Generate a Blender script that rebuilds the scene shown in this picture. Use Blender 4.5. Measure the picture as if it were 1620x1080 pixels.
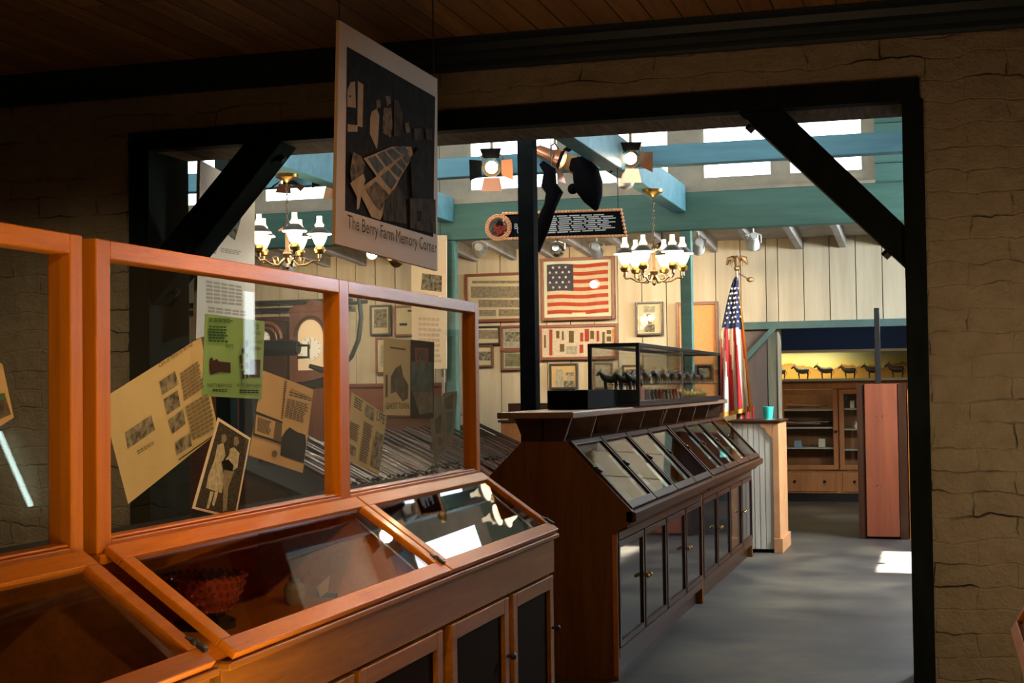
import bpy, math, random
from mathutils import Matrix, Vector
random.seed(7)
R = math.radians
for o in list(bpy.data.objects): bpy.data.objects.remove(o)
C = bpy.context.scene.collection
sc = bpy.context.scene

# ---------------------------------------------------------------- camera
cd = bpy.data.cameras.new('camera'); cam = bpy.data.objects.new('camera', cd); C.objects.link(cam)
cd.sensor_width = 36; cd.lens = 2300*36/1620; cd.clip_start = .02; cd.clip_end = 200
cam.matrix_world = Matrix(((0.9589054, 0.0214283, 0.2829155, 0),
                           (0.2834227, -0.0262583, -0.9586355, 0),
                           (-0.0131130, 0.9994255, -0.0312525, 1.4),
                           (0, 0, 0, 1)))
sc.camera = cam
# ---------------------------------------------------------------- world, exposure
w = bpy.data.worlds.new('sky'); sc.world = w; w.use_nodes = True
w.node_tree.nodes['Background'].inputs[0].default_value = (.62, .78, 1, 1)
w.node_tree.nodes['Background'].inputs[1].default_value = 2.5
sc.view_settings.view_transform = 'Standard'; sc.view_settings.look = 'None'
sc.view_settings.exposure = 0; sc.view_settings.gamma = 1; sc.view_settings.use_curve_mapping = False
sc.cycles.use_denoising = True
sc.cycles.max_bounces = 7; sc.cycles.transparent_max_bounces = 16
sc.cycles.sample_clamp_indirect = 4; sc.cycles.caustics_reflective = False; sc.cycles.caustics_refractive = False

# ---------------------------------------------------------------- lights
def lamp(name, typ, loc, energy, color, target=None, size=.1, size_y=None, spot=60, blend=.6):
    l = bpy.data.lights.new(name, typ); l.energy = energy; l.color = color
    o = bpy.data.objects.new(name, l); C.objects.link(o); o.location = loc
    if typ == 'AREA':
        l.size = size
        if size_y: l.shape = 'RECTANGLE'; l.size_y = size_y
    elif typ == 'SUN': l.angle = R(.6)
    else: l.shadow_soft_size = size
    if typ == 'SPOT': l.spot_size = R(spot); l.spot_blend = blend
    if target: o.rotation_euler = (Vector(target)-Vector(loc)).to_track_quat('-Z', 'Y').to_euler()
    return o
WARM = (1, .62, .3); AMB = (1, .78, .5); DAY = (.8, .9, 1)
# the sun through the high side window of the back room
lamp('sun', 'SUN', (5, 11, 8), 110, (1, .95, .88), target=(5-1, 11.04, 8-1.6))
lamp('side_window_daylight', 'AREA', (1.15, 11.7, 2.6), 380, DAY, target=(-1.4, 11.6, .7), size=1.3, size_y=.6)
# added fill light for the back room; no windows stand over the portal
lamp('back_room_fill', 'AREA', (-3.2, 7.5, 3.5), 90, DAY, target=(-3.2, 11.5, 2.0), size=6, size_y=.6)
# track lights of the near room, over the visitor's head
lamp('track_light', 'SPOT', (.5, 1.9, 2.9), 150, WARM, target=(-1.9, 3.6, 1.42), spot=54, blend=.9, size=.05)
lamp('track_light', 'SPOT', (-.4, 4.2, 2.95), 40, WARM, target=(-1.95, 5.2, 1.4), spot=60, blend=.9, size=.05)
lamp('track_light', 'SPOT', (-3.6, 4.6, 2.9), 50, AMB, target=(-4.6, 6.9, .9), spot=60, blend=1, size=.1)
lamp('track_light', 'SPOT', (-1.15, 3.3, 3.0), 130, WARM, target=(-1.85, 4.0, .75), spot=62, blend=1, size=.05)
lamp('case_light', 'SPOT', (.75, 4.9, 1.25), 40, (1, .72, .42), target=(.35, 6.9, .75), spot=120, blend=1, size=.1)
lamp('near_room_bounce', 'AREA', (-1.2, 2.5, .6), 30, (1, .68, .38), target=(-1.2, 3.0, 3.1), size=1.5)  # added upward fill standing in for bounced light, not a track lamp

# ---------------------------------------------------------------- materials
MT = {}
def nm(name, col=(.5,.5,.5), rough=.5, metal=0, emit=None, es=0, coat=0, alpha=1):
    m = bpy.data.materials.new(name); m.use_nodes = True; b = m.node_tree.nodes['Principled BSDF']
    b.inputs['Base Color'].default_value = (*col, 1); b.inputs['Roughness'].default_value = rough
    b.inputs['Metallic'].default_value = metal; b.inputs['Coat Weight'].default_value = coat
    b.inputs['Coat Roughness'].default_value = .12
    if rough > .75: b.inputs['Specular IOR Level'].default_value = .02
    elif name in ('orange_wood','orange_wood_z','case_wood','dark_wood','dark_wood_z','end_wood'): b.inputs['Specular IOR Level'].default_value = .14
    if emit: b.inputs['Emission Color'].default_value = (*emit, 1); b.inputs['Emission Strength'].default_value = es
    MT[name] = m
    return m, m.node_tree, b
def ramp(nt, fac, stops):
    r = nt.nodes.new('ShaderNodeValToRGB'); e = r.color_ramp.elements
    while len(e) < len(stops): e.new(.5)
    for el, (p, c) in zip(e, stops): el.position = p; el.color = (*c, 1)
    nt.links.new(fac, r.inputs[0]); return r.outputs[0]
def coords(nt, scale=(1,1,1), src='Object', rot=(0,0,0)):
    t = nt.nodes.new('ShaderNodeTexCoord'); m = nt.nodes.new('ShaderNodeMapping')
    m.inputs['Scale'].default_value = scale; m.inputs['Rotation'].default_value = rot
    nt.links.new(t.outputs[src], m.inputs[0]); return m.outputs[0]
def noise(nt, vec, scale, detail=4, rough=.6, dist=0):
    n = nt.nodes.new('ShaderNodeTexNoise'); n.inputs['Scale'].default_value = scale
    n.inputs['Detail'].default_value = detail; n.inputs['Roughness'].default_value = rough
    n.inputs['Distortion'].default_value = dist; nt.links.new(vec, n.inputs['Vector']); return n.outputs['Fac']
def bump(nt, b, h, strength=.3, dist=.01):
    n = nt.nodes.new('ShaderNodeBump'); n.inputs['Strength'].default_value = strength
    n.inputs['Distance'].default_value = dist; nt.links.new(h, n.inputs['Height']); nt.links.new(n.outputs[0], b.inputs['Normal'])
def mix(nt, a, b_, fac, mode='MIX'):
    m = nt.nodes.new('ShaderNodeMix'); m.data_type = 'RGBA'; m.blend_type = mode
    for s, v in ((0, fac), (6, a), (7, b_)):
        if hasattr(v, 'links'): nt.links.new(v, m.inputs[s])
        else: m.inputs[s].default_value = v if s == 0 else (*v, 1)
    return m.outputs[2]
def wood(name, c1, c2, axis='y', rough=.35, coat=.3, scale=14, bs=.15):
    m, nt, b = nm(name, c1, rough, coat=coat)
    s = {'x': (.08,1,1), 'y': (1,.08,1), 'z': (1,1,.08)}[axis]
    v = coords(nt, s); f = noise(nt, v, scale, 6, .65, .6); g = noise(nt, v, scale*5, 3, .7)
    c = ramp(nt, f, [(.3, c2), (.62, c1)]); c = mix(nt, c, tuple(.72*x for x in c2), ramp(nt, g, [(.5,(0,0,0)),(.75,(.5,.5,.5))]))
    nt.links.new(c, b.inputs['Base Color']); bump(nt, b, g, bs, .002); return m
def spotted(name, c1, c2, scale=8, rough=.7, bs=.2, metal=0, pos=(.35,.65), aniso=(1,1,1), coat=0, dist=.004):
    m, nt, b = nm(name, c1, rough, metal, coat=coat)
    f = noise(nt, coords(nt, aniso), scale, 6, .65)
    nt.links.new(ramp(nt, f, [(pos[0], c1), (pos[1], c2)]), b.inputs['Base Color']); bump(nt, b, f, bs, dist); return m
wood('orange_wood', (.56,.175,.007), (.45,.12,.004), 'y', .40, .04)
wood('orange_wood_z', (.54,.17,.007), (.43,.12,.004), 'z', .40, .04)
wood('case_wood', (.31,.115,.007), (.21,.072,.004), 'y', .42, .04)
wood('case_wood_x', (.46,.14,.02), (.34,.09,.012), 'x', .3, .4)
wood('dark_wood', (.048,.018,.008), (.026,.010,.005), 'y', .35, .15)
wood('dark_wood_z', (.042,.016,.008), (.025,.009,.005), 'z', .35, .12)
wood('end_wood', (.17,.066,.012), (.11,.038,.007), 'z', .55, .05)
wood('slab_wood', (.23,.13,.085), (.16,.085,.055), 'y', .35, .3)
wood('red_wood', (.21,.050,.016), (.14,.030,.010), 'z', .45, .05, 5)
wood('far_wood', (.36,.14,.035), (.27,.09,.02), 'z', .4, .2)
wood('frame_brown', (.16,.07,.03), (.10,.04,.018), 'x', .4, .2)
wood('frame_redbrown', (.19,.055,.025), (.12,.032,.014), 'x', .4, .2)
wood('frame_black', (.03,.02,.015), (.02,.013,.01), 'x', .4, .2)
wood('gun_wood', (.14,.045,.018), (.06,.02,.010), 'x', .35, .3, 30)
wood('grey_brown', (.085,.055,.042), (.05,.034,.027), 'z', .6, 0)
wood('clock_wood', (.16,.05,.022), (.09,.025,.012), 'z', .4, .2)
spotted('teal_paint', (.085,.21,.165), (.06,.155,.125), 5, .55, .2, aniso=(.3,3,3))
spotted('blue_teal_paint', (.10,.27,.31), (.065,.19,.24), 4, .6, .25, aniso=(.3,3,3))
spotted('teal_siding', (.10,.24,.20), (.07,.18,.16), 5, .6, .2, aniso=(.3,1,3))
spotted('post_black', (.004,.005,.0045), (.007,.008,.007), 9, .8, .3)
spotted('dark_teal', (.045,.095,.08), (.03,.065,.055), 6, .6, .2)
spotted('peach_post', (.62,.30,.13), (.5,.22,.08), 6, .5, .1)
spotted('black_green_paint', (.009,.013,.010), (.015,.020,.016), 9, .8, .3, aniso=(1,1,.3))
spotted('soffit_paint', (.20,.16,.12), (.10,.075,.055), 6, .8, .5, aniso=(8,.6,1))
spotted('molding_paint', (.012,.022,.024), (.02,.03,.033), 9, .45, .1)
spotted('cream_board', (.47,.39,.26), (.38,.31,.20), 3, .75, .25, aniso=(3,1,.25))
spotted('cream_trim', (.50,.44,.33), (.38,.34,.27), 6, .7, .2)
spotted('rafter_paint', (.42,.40,.36), (.30,.28,.25), 6, .7, .2)
spotted('white_paper', (.62,.50,.32), (.54,.42,.26), 3, .8, 0)
spotted('cream_card', (.80,.62,.40), (.74,.56,.36), 2, .6, 0)
spotted('sign_board', (.42,.28,.14), (.38,.25,.125), 2, .7, 0)
spotted('tan_paper', (.56,.36,.16), (.50,.31,.13), 3, .8, 0)
spotted('news_paper', (.50,.40,.20), (.44,.34,.16), 3, .8, 0)
spotted('green_paper', (.24,.38,.15), (.20,.33,.12), 3, .8, 0)
spotted('faded_paper', (.24,.19,.12), (.16,.14,.10), 12, .8, 0)
spotted('photo_black', (.010,.009,.008), (.022,.018,.015), 20, .8, 0)
spotted('care_paper', (.60,.46,.23), (.53,.40,.19), 3, .8, 0)
spotted('photo_dk', (.02,.018,.015), (.07,.055,.04), 16, .8, 0, aniso=(2,2,.7))
spotted('photo_mid2', (.045,.035,.026), (.2,.15,.10), 30, .8, 0)
spotted('sign_tan', (.36,.26,.17), (.26,.18,.12), 20, .8, 0)
spotted('photo_blue', (.045,.055,.065), (.10,.11,.12), 20, .8, 0)
spotted('photo', (.03,.025,.018), (.40,.34,.23), 32, .8, 0, pos=(.36,.68))
spotted('photo_light', (.66,.56,.36), (.36,.30,.18), 60, .8, 0)
spotted('photo_light2', (.42,.36,.26), (.26,.22,.17), 25, .8, 0)
spotted('photo_mid', (.34,.27,.17), (.20,.155,.10), 60, .8, 0)
spotted('photo_dark', (.035,.028,.02), (.10,.08,.05), 50, .8, 0, aniso=(1,1,4))
spotted('photo_sepia', (.15,.12,.09), (.36,.28,.18), 30, .8, 0, aniso=(1,1,2))
spotted('photo_brown', (.04,.03,.02), (.16,.12,.07), 30, .8, 0)
spotted('photo_teal', (.02,.05,.05), (.13,.15,.11), 12, .8, 0)
spotted('photo_sand', (.20,.16,.09), (.09,.07,.045), 20, .8, 0)
spotted('photo_olive', (.22,.19,.10), (.10,.10,.05), 15, .8, 0)
spotted('medal_cloth', (.62,.5,.38), (.5,.36,.25), 40, .8, 0)
for n_, c_ in dict(ink=(.02,.016,.012), ink_light=(.22,.17,.09), ink_green=(.03,.10,.03), ink_tan=(.14,.09,.04), ink_red=(.62,.44,.30), ink_faint=(.50,.39,.26), white_ink=(.7,.7,.66),
                   sign_ink=(.05,.035,.025), berry=(.06,.03,.025), frame_red=(.35,.06,.035), frame_orange=(.6,.28,.10), green_ink=(.08,.16,.06),
                   flag_red=(.42,.035,.035), flag_white=(.62,.55,.44), flag_blue=(.035,.045,.10), old_red=(.45,.07,.035), old_white=(.62,.48,.32), old_blue=(.075,.065,.085),
                   star_white=(.75,.68,.55)).items(): spotted(n_, c_, tuple(.85*x for x in c_), 40, .8, 0)
nm('rope_peach', (.95,.48,.22), .6)
nm('tube_glow', (.8,1,.95), .3, emit=(.75,1,.92), es=14)
nm('gold_fringe', (.75,.36,.05), .5)
nm('brass', (.55,.33,.10), .3, 1); nm('bronze', (.20,.13,.07), .4, .8); nm('chrome', (.75,.73,.68), .2, 1)
nm('iron', (.035,.035,.035), .45, .6); nm('gun_metal', (.13,.11,.10), .25, .9); nm('tin', (.06,.055,.05), .5, .3)
nm('matte_black', (.008,.008,.008), .8); nm('gloss_black', (.012,.011,.010), .25); nm('lamp_white', (.8,.76,.68), .35)
nm('black_leather', (.004,.0035,.004), .85); nm('dark_cloth', (.03,.028,.026), .9); nm('velvet_green', (.02,.05,.045), .9)
nm('teal_cup', (.06,.62,.50), .4); nm('steel_cord', (.1,.1,.1), .4, .8)
nm('mule_dark', (.035,.027,.02), .55); nm('mule_gold', (.55,.36,.09), .35, .6)
nm('grey_card', (.26,.23,.16), .7); nm('pale_card', (.60,.58,.42), .7); nm('blue_card', (.22,.30,.36), .7)
nm('copper_glass', (.55,.12,.07), .12, .5, coat=.5); nm('grey_metal', (.05,.05,.05), .35, .7)
nm('navy_wall', (.05,.09,.24), .8); nm('shelf_grey', (.36,.34,.28), .6); nm('dark_inside', (.035,.028,.02), .8)
nm('chimney_glow', (.9,.8,.6), .3, emit=(1,.80,.5), es=1.6); nm('globe_glow', (.9,.8,.6), .3, emit=(1,.84,.52), es=4.5)
nm('lens_glow', (.9,.8,.6), .3, emit=(1,.85,.6), es=10); nm('lens_glow_hot', (1,.9,.7), .3, emit=(1,.85,.6), es=30)
nm('window_glow', (.8,.9,1), .3, emit=(.80,.93,1), es=5.0)
nm('copper_pan', (.6,.25,.13), .3, .8)
spotted('striped_trim', (.35,.13,.05), (.25,.09,.03), 12, .4, .1)
spotted('beadboard', (.78,.70,.56), (.6,.52,.41), 5, .55, .2, aniso=(4,4,.3))
# thin clear glass: transparent with a mirror share from the angle of view
def glass(name, tint=(1,1,1), boost=1.0):
    m = bpy.data.materials.new(name); m.use_nodes = True; nt = m.node_tree; nt.nodes.clear()
    o = nt.nodes.new('ShaderNodeOutputMaterial'); mx = nt.nodes.new('ShaderNodeMixShader')
    t = nt.nodes.new('ShaderNodeBsdfTransparent'); t.inputs[0].default_value = (*tint, 1)
    g = nt.nodes.new('ShaderNodeBsdfGlossy'); g.inputs['Roughness'].default_value = .01
    f = nt.nodes.new('ShaderNodeLayerWeight'); f.inputs[0].default_value = .5     # Schlick: .04 + .96 (1-cos)^5, the same on both faces
    pw = nt.nodes.new('ShaderNodeMath'); pw.operation = 'POWER'; pw.inputs[1].default_value = 5; nt.links.new(f.outputs['Facing'], pw.inputs[0])
    mu = nt.nodes.new('ShaderNodeMath'); mu.operation = 'MULTIPLY_ADD'; mu.inputs[1].default_value = .96*boost; mu.inputs[2].default_value = .04*boost; mu.use_clamp = True
    nt.links.new(pw.outputs[0], mu.inputs[0]); nt.links.new(mu.outputs[0], mx.inputs[0])
    nt.links.new(t.outputs[0], mx.inputs[1]); nt.links.new(g.outputs[0], mx.inputs[2]); nt.links.new(mx.outputs[0], o.inputs[0])
    MT[name] = m
glass('glass', (.97,.98,.97), .8); glass('glass_grey', (.62,.66,.64))
nm('dark_glass', (.012,.012,.013), .06); nm('dark_panel', (.020,.011,.006), .8)
# old painted brickwork
def brick():
    m, nt, b = nm('painted_brick', (.3,.25,.18), .75)
    v = coords(nt, (1,1,1), rot=(R(90),0,0))
    nz = nt.nodes.new('ShaderNodeTexNoise'); nz.inputs['Scale'].default_value = 5; nz.inputs['Detail'].default_value = 5; nt.links.new(v, nz.inputs['Vector'])
    vm = nt.nodes.new('ShaderNodeVectorMath'); vm.operation = 'SCALE'; vm.inputs['Scale'].default_value = .10; nt.links.new(nz.outputs['Color'], vm.inputs[0])
    va = nt.nodes.new('ShaderNodeVectorMath'); va.operation = 'ADD'; nt.links.new(v, va.inputs[0]); nt.links.new(vm.outputs[0], va.inputs[1])
    br = nt.nodes.new('ShaderNodeTexBrick'); nt.links.new(va.outputs[0], br.inputs['Vector'])
    br.inputs['Scale'].default_value = 1; br.inputs['Brick Width'].default_value = .36; br.inputs['Row Height'].default_value = .105
    br.inputs['Mortar Size'].default_value = .006; br.inputs['Mortar Smooth'].default_value = .9
    br.inputs['Color1'].default_value = (1,1,1,1); br.inputs['Color2'].default_value = (.8,.8,.8,1); br.inputs['Mortar'].default_value = (0,0,0,1)
    f = noise(nt, v, 9, 8, .7); f2 = noise(nt, coords(nt, (.5,1,1.6)), 3.2, 5, .6)
    base = ramp(nt, f, [(.3,(.42,.34,.22)),(.7,(.56,.46,.31))])
    gate = ramp(nt, f2, [(.50,(0,0,0)),(.66,(1,1,1))])
    inv = nt.nodes.new('ShaderNodeInvert'); nt.links.new(br.outputs['Color'], inv.inputs['Color'])
    crack = mix(nt, inv.outputs[0], gate, 1.0, 'MULTIPLY')
    nt.links.new(mix(nt, base, (.07,.05,.035), crack), b.inputs['Base Color'])
    inv2 = nt.nodes.new('ShaderNodeInvert'); nt.links.new(crack, inv2.inputs['Color'])
    ad = mix(nt, mix(nt, inv2.outputs[0], br.outputs['Color'], .25), ramp(nt, f, [(.2,(0,0,0)),(.8,(1,1,1))]), .6)
    bump(nt, b, ad, 1.0, .045)
brick()
def concrete():
    m, nt, b = nm('concrete', (.2,.2,.18), .35)
    v = coords(nt); f = noise(nt, v, 1.3, 7, .65, .3); g = noise(nt, v, 12, 6, .7)
    c = ramp(nt, f, [(.36,(.022,.021,.020)),(.5,(.060,.053,.045)),(.66,(.125,.105,.072))])
    c = mix(nt, c, (.05,.05,.045), ramp(nt, g, [(.55,(0,0,0)),(.8,(.6,.6,.6))]))
    br = nt.nodes.new('ShaderNodeTexBrick'); nt.links.new(v, br.inputs['Vector']); br.offset = 0
    br.inputs['Scale'].default_value = 1; br.inputs['Brick Width'].default_value = 3.2; br.inputs['Row Height'].default_value = 3.05
    br.inputs['Mortar Size'].default_value = .006
    nt.links.new(mix(nt, c, (.03,.03,.03), br.outputs['Fac']), b.inputs['Base Color'])
    r = nt.nodes.new('ShaderNodeMapRange'); nt.links.new(f, r.inputs[0]); r.inputs[3].default_value = .36; r.inputs[4].default_value = .6; b.inputs['Specular IOR Level'].default_value = .3
    nt.links.new(r.outputs[0], b.inputs['Roughness']); bump(nt, b, g, .12, .004)
concrete()
def planks(name, c1, c2, c3, wd, axis, rough=.5):
    m, nt, b = nm(name, c1, rough)
    rot = {'y': (0,0,R(90)), 'z': (R(90),R(90),0)}[axis]
    v = coords(nt, (1,1,1), rot=rot)
    br = nt.nodes.new('ShaderNodeTexBrick'); nt.links.new(v, br.inputs['Vector']); br.offset = .37; br.offset_frequency = 2
    br.inputs['Scale'].default_value = 1; br.inputs['Brick Width'].default_value = 4.1; br.inputs['Row Height'].default_value = wd
    br.inputs['Mortar Size'].default_value = .004; br.inputs['Color1'].default_value = (*c1,1); br.inputs['Color2'].default_value = (*c2,1); br.inputs['Mortar'].default_value = (.01,.007,.004,1)
    g = noise(nt, coords(nt, {'y': (1,.06,1), 'z': (1,1,.06)}[axis]), 16, 6, .7, .5)
    nt.links.new(mix(nt, br.outputs['Color'], c3, ramp(nt, g, [(.42,(0,0,0)),(.7,(.75,.75,.75))])), b.inputs['Base Color']); bump(nt, b, g, .3, .003)
planks('ceiling_planks', (.58,.27,.075), (.32,.14,.04), (.16,.065,.022), .14, 'y')

# ---------------------------------------------------------------- mesh helpers
class MB:
    def __init__(s): s.v = []; s.f = []; s.m = []; s.mi = 0
    def add(s, vs, fs):
        n = len(s.v); s.v += [tuple(p) for p in vs]; s.f += [tuple(n+i for i in f) for f in fs]; s.m += [s.mi]*len(fs); return s
    def box(s, x0, x1, y0, y1, z0, z1):
        return s.add([(x0,y0,z0),(x1,y0,z0),(x1,y1,z0),(x0,y1,z0),(x0,y0,z1),(x1,y0,z1),(x1,y1,z1),(x0,y1,z1)],
                     [(0,3,2,1),(4,5,6,7),(0,1,5,4),(1,2,6,5),(2,3,7,6),(3,0,4,7)])
    def prism(s, prof, a0, a1, axis='y'):
        n = len(prof)
        pt = {'y': lambda p, a: (p[0], a, p[1]), 'x': lambda p, a: (a, p[0], p[1]), 'z': lambda p, a: (p[0], p[1], a)}[axis]
        vs = [pt(p, a0) for p in prof] + [pt(p, a1) for p in prof]
        ar = sum(prof[i][0]*prof[(i+1) % n][1]-prof[(i+1) % n][0]*prof[i][1] for i in range(n)) * (1 if a1 > a0 else -1) * (-1 if axis == 'y' else 1)
        fs = [tuple(range(n-1,-1,-1)), tuple(range(n,2*n))] + [(i,(i+1) % n,n+(i+1) % n,n+i) for i in range(n)]
        if ar < 0: fs = [tuple(reversed(f)) for f in fs]
        return s.add(vs, fs)
    def bar(s, p0, p1, wd, ht, up=(0,0,1)):
        p0, p1 = Vector(p0), Vector(p1); d = (p1-p0).normalized(); side = d.cross(Vector(up))
        if side.length < 1e-4: side = d.cross(Vector((1,0,0)))
        side.normalize(); u = side.cross(d); a = side*wd/2; b = u*ht/2
        vs = [p+i*a+j*b for p in (p0,p1) for i, j in ((-1,-1),(1,-1),(1,1),(-1,1))]
        return s.add(vs, [(3,2,1,0),(4,5,6,7),(0,1,5,4),(1,2,6,5),(2,3,7,6),(3,0,4,7)])
    def tube(s, pts, r, n=10, caps=True):
        pts = [Vector(p) for p in pts]; rs = r if isinstance(r, (list, tuple)) else [r]*len(pts); rings = []; last = None
        for i, p in enumerate(pts):
            d = (pts[min(i+1,len(pts)-1)]-pts[max(i-1,0)]).normalized()
            if last is None: last = d.orthogonal().normalized()
            u = (last-d*last.dot(d))
            u = u.normalized() if u.length > 1e-5 else d.orthogonal().normalized()
            last = u; q = d.cross(u)
            rings.append([p+(u*math.cos(t)+q*math.sin(t))*rs[i] for t in (2*math.pi*k/n for k in range(n))])
        vs = [v for g in rings for v in g]; fs = []
        for i in range(len(pts)-1):
            for k in range(n): fs.append((i*n+k, i*n+(k+1) % n, (i+1)*n+(k+1) % n, (i+1)*n+k))
        if caps: fs += [tuple(range(n-1,-1,-1)), tuple(range((len(pts)-1)*n, len(pts)*n))]
        return s.add(vs, fs)
    def lathe(s, prof, c=(0,0,0), n=24):
        vs = [(c[0]+r*math.cos(2*math.pi*k/n), c[1]+r*math.sin(2*math.pi*k/n), c[2]+z) for r, z in prof for k in range(n)]; fs = []
        for i in range(len(prof)-1):
            for k in range(n): fs.append((i*n+k, i*n+(k+1) % n, (i+1)*n+(k+1) % n, (i+1)*n+k))
        fs += [tuple(range(n-1,-1,-1)), tuple(range((len(prof)-1)*n, len(prof)*n))]
        return s.add(vs, fs)
    def ball(s, c, r, n=12, sq=(1,1,1)):
        m = n//2; vs = [(c[0],c[1],c[2]-r*sq[2])]
        for i in range(1, m):
            t = math.pi*i/m
            for k in range(n): vs.append((c[0]+r*sq[0]*math.sin(t)*math.cos(2*math.pi*k/n), c[1]+r*sq[1]*math.sin(t)*math.sin(2*math.pi*k/n), c[2]-r*sq[2]*math.cos(t)))
        vs.append((c[0],c[1],c[2]+r*sq[2])); fs = [(0,1+(k+1) % n,1+k) for k in range(n)]
        for i in range(m-2):
            for k in range(n): fs.append((1+i*n+k,1+i*n+(k+1) % n,1+(i+1)*n+(k+1) % n,1+(i+1)*n+k))
        L = len(vs)-1; fs += [(1+(m-2)*n+k,1+(m-2)*n+(k+1) % n,L) for k in range(n)]
        return s.add(vs, fs)
    def build(s, name, mats, parent=None, world=False, smooth=False, bevel=0):
        me = bpy.data.meshes.new(name); vs = s.v
        if world and parent:
            off = Vector((0,0,0)); p = parent
            while p: off += p.location; p = p.parent
            vs = [(v[0]-off.x, v[1]-off.y, v[2]-off.z) for v in vs]
        me.from_pydata(vs, [], s.f)
        for m in (mats if isinstance(mats, (list, tuple)) else [mats]): me.materials.append(MT[m])
        me.polygons.foreach_set('material_index', s.m)
        if smooth:
            me.polygons.foreach_set('use_smooth', [True]*len(s.f)); me.set_sharp_from_angle(angle=R(40))
        me.update(); o = bpy.data.objects.new(name, me); C.objects.link(o); o.parent = parent
        if bevel:
            b = o.modifiers.new('bevel', 'BEVEL'); b.width = bevel; b.segments = 2; b.limit_method = 'ANGLE'
        return o
def tag(o, label, cat, group=None, kind=None):
    o['label'] = label; o['category'] = cat
    if group: o['group'] = group
    if kind: o['kind'] = kind
    return o
def thing(name, label, cat, loc=(0,0,0), rz=0, group=None):
    o = bpy.data.objects.new(name, None); C.objects.link(o); o.location = loc; o.rotation_euler = (0,0,rz); o.empty_display_size = .1
    return tag(o, label, cat, group)
def struct(name, mb, mat, **k):
    o = mb.build(name, mat, **k); o['kind'] = 'structure'; return o
def kids(o): return [c for c in bpy.data.objects if c.parent == o]
def copy_tree(o, parent=None):
    c = o.copy(); C.objects.link(c); c.parent = parent
    for k in kids(o): copy_tree(k, c)
    return c
def dup(o, loc, rz=None, label=None):
    c = copy_tree(o); c.location = loc
    if rz is not None: c.rotation_euler = (0,0,rz)
    if label: c['label'] = label
    return c
B = lambda *a: MB().box(*a)

# ================================================================ THE SETTING
struct('floor', B(-9.2, 3.2, -2.2, 18.4, -.12, 0), 'concrete')
struct('ceiling', B(-7, 3, -2, 6.9, 3.11, 3.2), 'ceiling_planks')
m = MB(); m.box(-9.2,-4.16,6.9,7.28,0,4.1); m.box(-.07,3.2,6.9,7.28,0,4.1); m.box(-4.16,-.07,6.9,7.28,2.79,4.1)
struct('wall_front', m, 'painted_brick')
struct('wall_left', B(-7.2,-7,-2,6.9,0,3.2), 'painted_brick')
struct('wall_right', B(3,3.2,-2,6.9,0,3.2), 'painted_brick')
struct('wall_back', B(-7.2,3.2,-2.2,-2,0,3.2), 'painted_brick')
# crown moulding: stacked steps along the top of the brick wall
m = MB(); m.prism([(6.9,2.985),(6.87,2.985),(6.86,3.0),(6.86,3.015),(6.83,3.02),(6.81,3.045),(6.80,3.05),(6.76,3.055),(6.75,3.09),(6.68,3.095),(6.68,3.11),(6.9,3.11)], -7, 3, 'x')
struct('trim_1', m, 'molding_paint')
# timber frame of the opening: header, two posts (their front faces stand proud of the brick)
m = MB(); m.box(-4.16,-.07,6.87,6.96,2.69,2.79); m.box(-4.14,-.07,6.96,7.3,2.69,2.79)
m.m = [0]*6+[1]*6; o = m.build('trim_2', ['black_green_paint', 'soffit_paint']); o['kind'] = 'structure'
m = MB(); m.box(-.15,-.055,6.87,7.3,0,2.69); m.box(-4.16,-4.04,6.87,7.3,0,2.69)
o = m.build('trim_3', 'black_green_paint'); o['kind'] = 'structure'
# back room shell
struct('wall_west', B(-9.4,-9.2,6.9,14.4,0,4.1), 'cream_board')
m = MB(); m.box(1.2,1.35,7.28,11.0,0,4.1); m.box(1.2,1.35,12.4,18.4,0,4.1); m.box(1.2,1.35,11.0,12.4,2.95,4.1); m.box(1.2,1.35,11.0,12.4,0,2.25)
struct('wall_east', m, 'cream_board')
struct('ceiling_back_room', B(-9.2,1.35,7.28,11.6,4.0,4.1), 'cream_board')
# clerestory: teal beam, cream wall with the row of windows over it
m = MB(); m.box(-9.2,1.2,11.5,11.62,2.635,2.935)
struct('trim_4', m, 'teal_paint', bevel=.006)
PAN = [(-8.6,-6.9), (-6.6,-5.82), (-5.66,-4.08), (-3.77,-2.98), (-2.87,-2.06), (-1.81,-1.24), (-1.13,-.54)]
WT, WB = 3.86, 3.03
m = MB(); m.box(-9.2,-.46,11.54,11.62,2.935,WB); m.box(-9.2,-.46,11.54,11.62,WT,4.0)
xs = [-9.2]+[v for p in PAN for v in p]+[-.46]
for i in range(0, len(xs), 2): m.box(xs[i], xs[i+1], 11.54, 11.62, WB, WT)
m.box(-9.2,-.46,11.5,11.54,2.935,2.96)
struct('wall_clerestory', m, 'cream_trim')
m = MB()
for k in range(7): m.box(-.46,1.2,11.52+.006*(k % 2),11.62,2.935+.155*k,2.935+.155*k+.15)
struct('trim_5', m, 'teal_siding')
for i, (a, b_) in enumerate(PAN):
    f = MB(); f.box(a,a+.022,11.55,11.6,WB,WT); f.box(b_-.022,b_,11.55,11.6,WB,WT); f.box(a+.022,b_-.022,11.55,11.6,WB,WB+.022); f.box(a+.022,b_-.022,11.55,11.6,WT-.022,WT)
    if b_-a > 1.2: f.box((a+b_)/2-.012,(a+b_)/2+.012,11.55,11.6,WB+.022,WT-.022)
    o = struct('window_%d' % (i+1), f, 'cream_trim')
    B(a+.022,b_-.022,11.565,11.58,WB+.022,WT-.022).build('pane', 'window_glow', o)
f = MB(); f.box(1.17,1.2,9.73,9.78,1.47,2.2); f.box(1.17,1.2,10.1,10.15,1.47,2.2); f.box(1.17,1.2,9.78,10.1,1.47,1.52); f.box(1.17,1.2,9.78,10.1,2.15,2.2)
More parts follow.
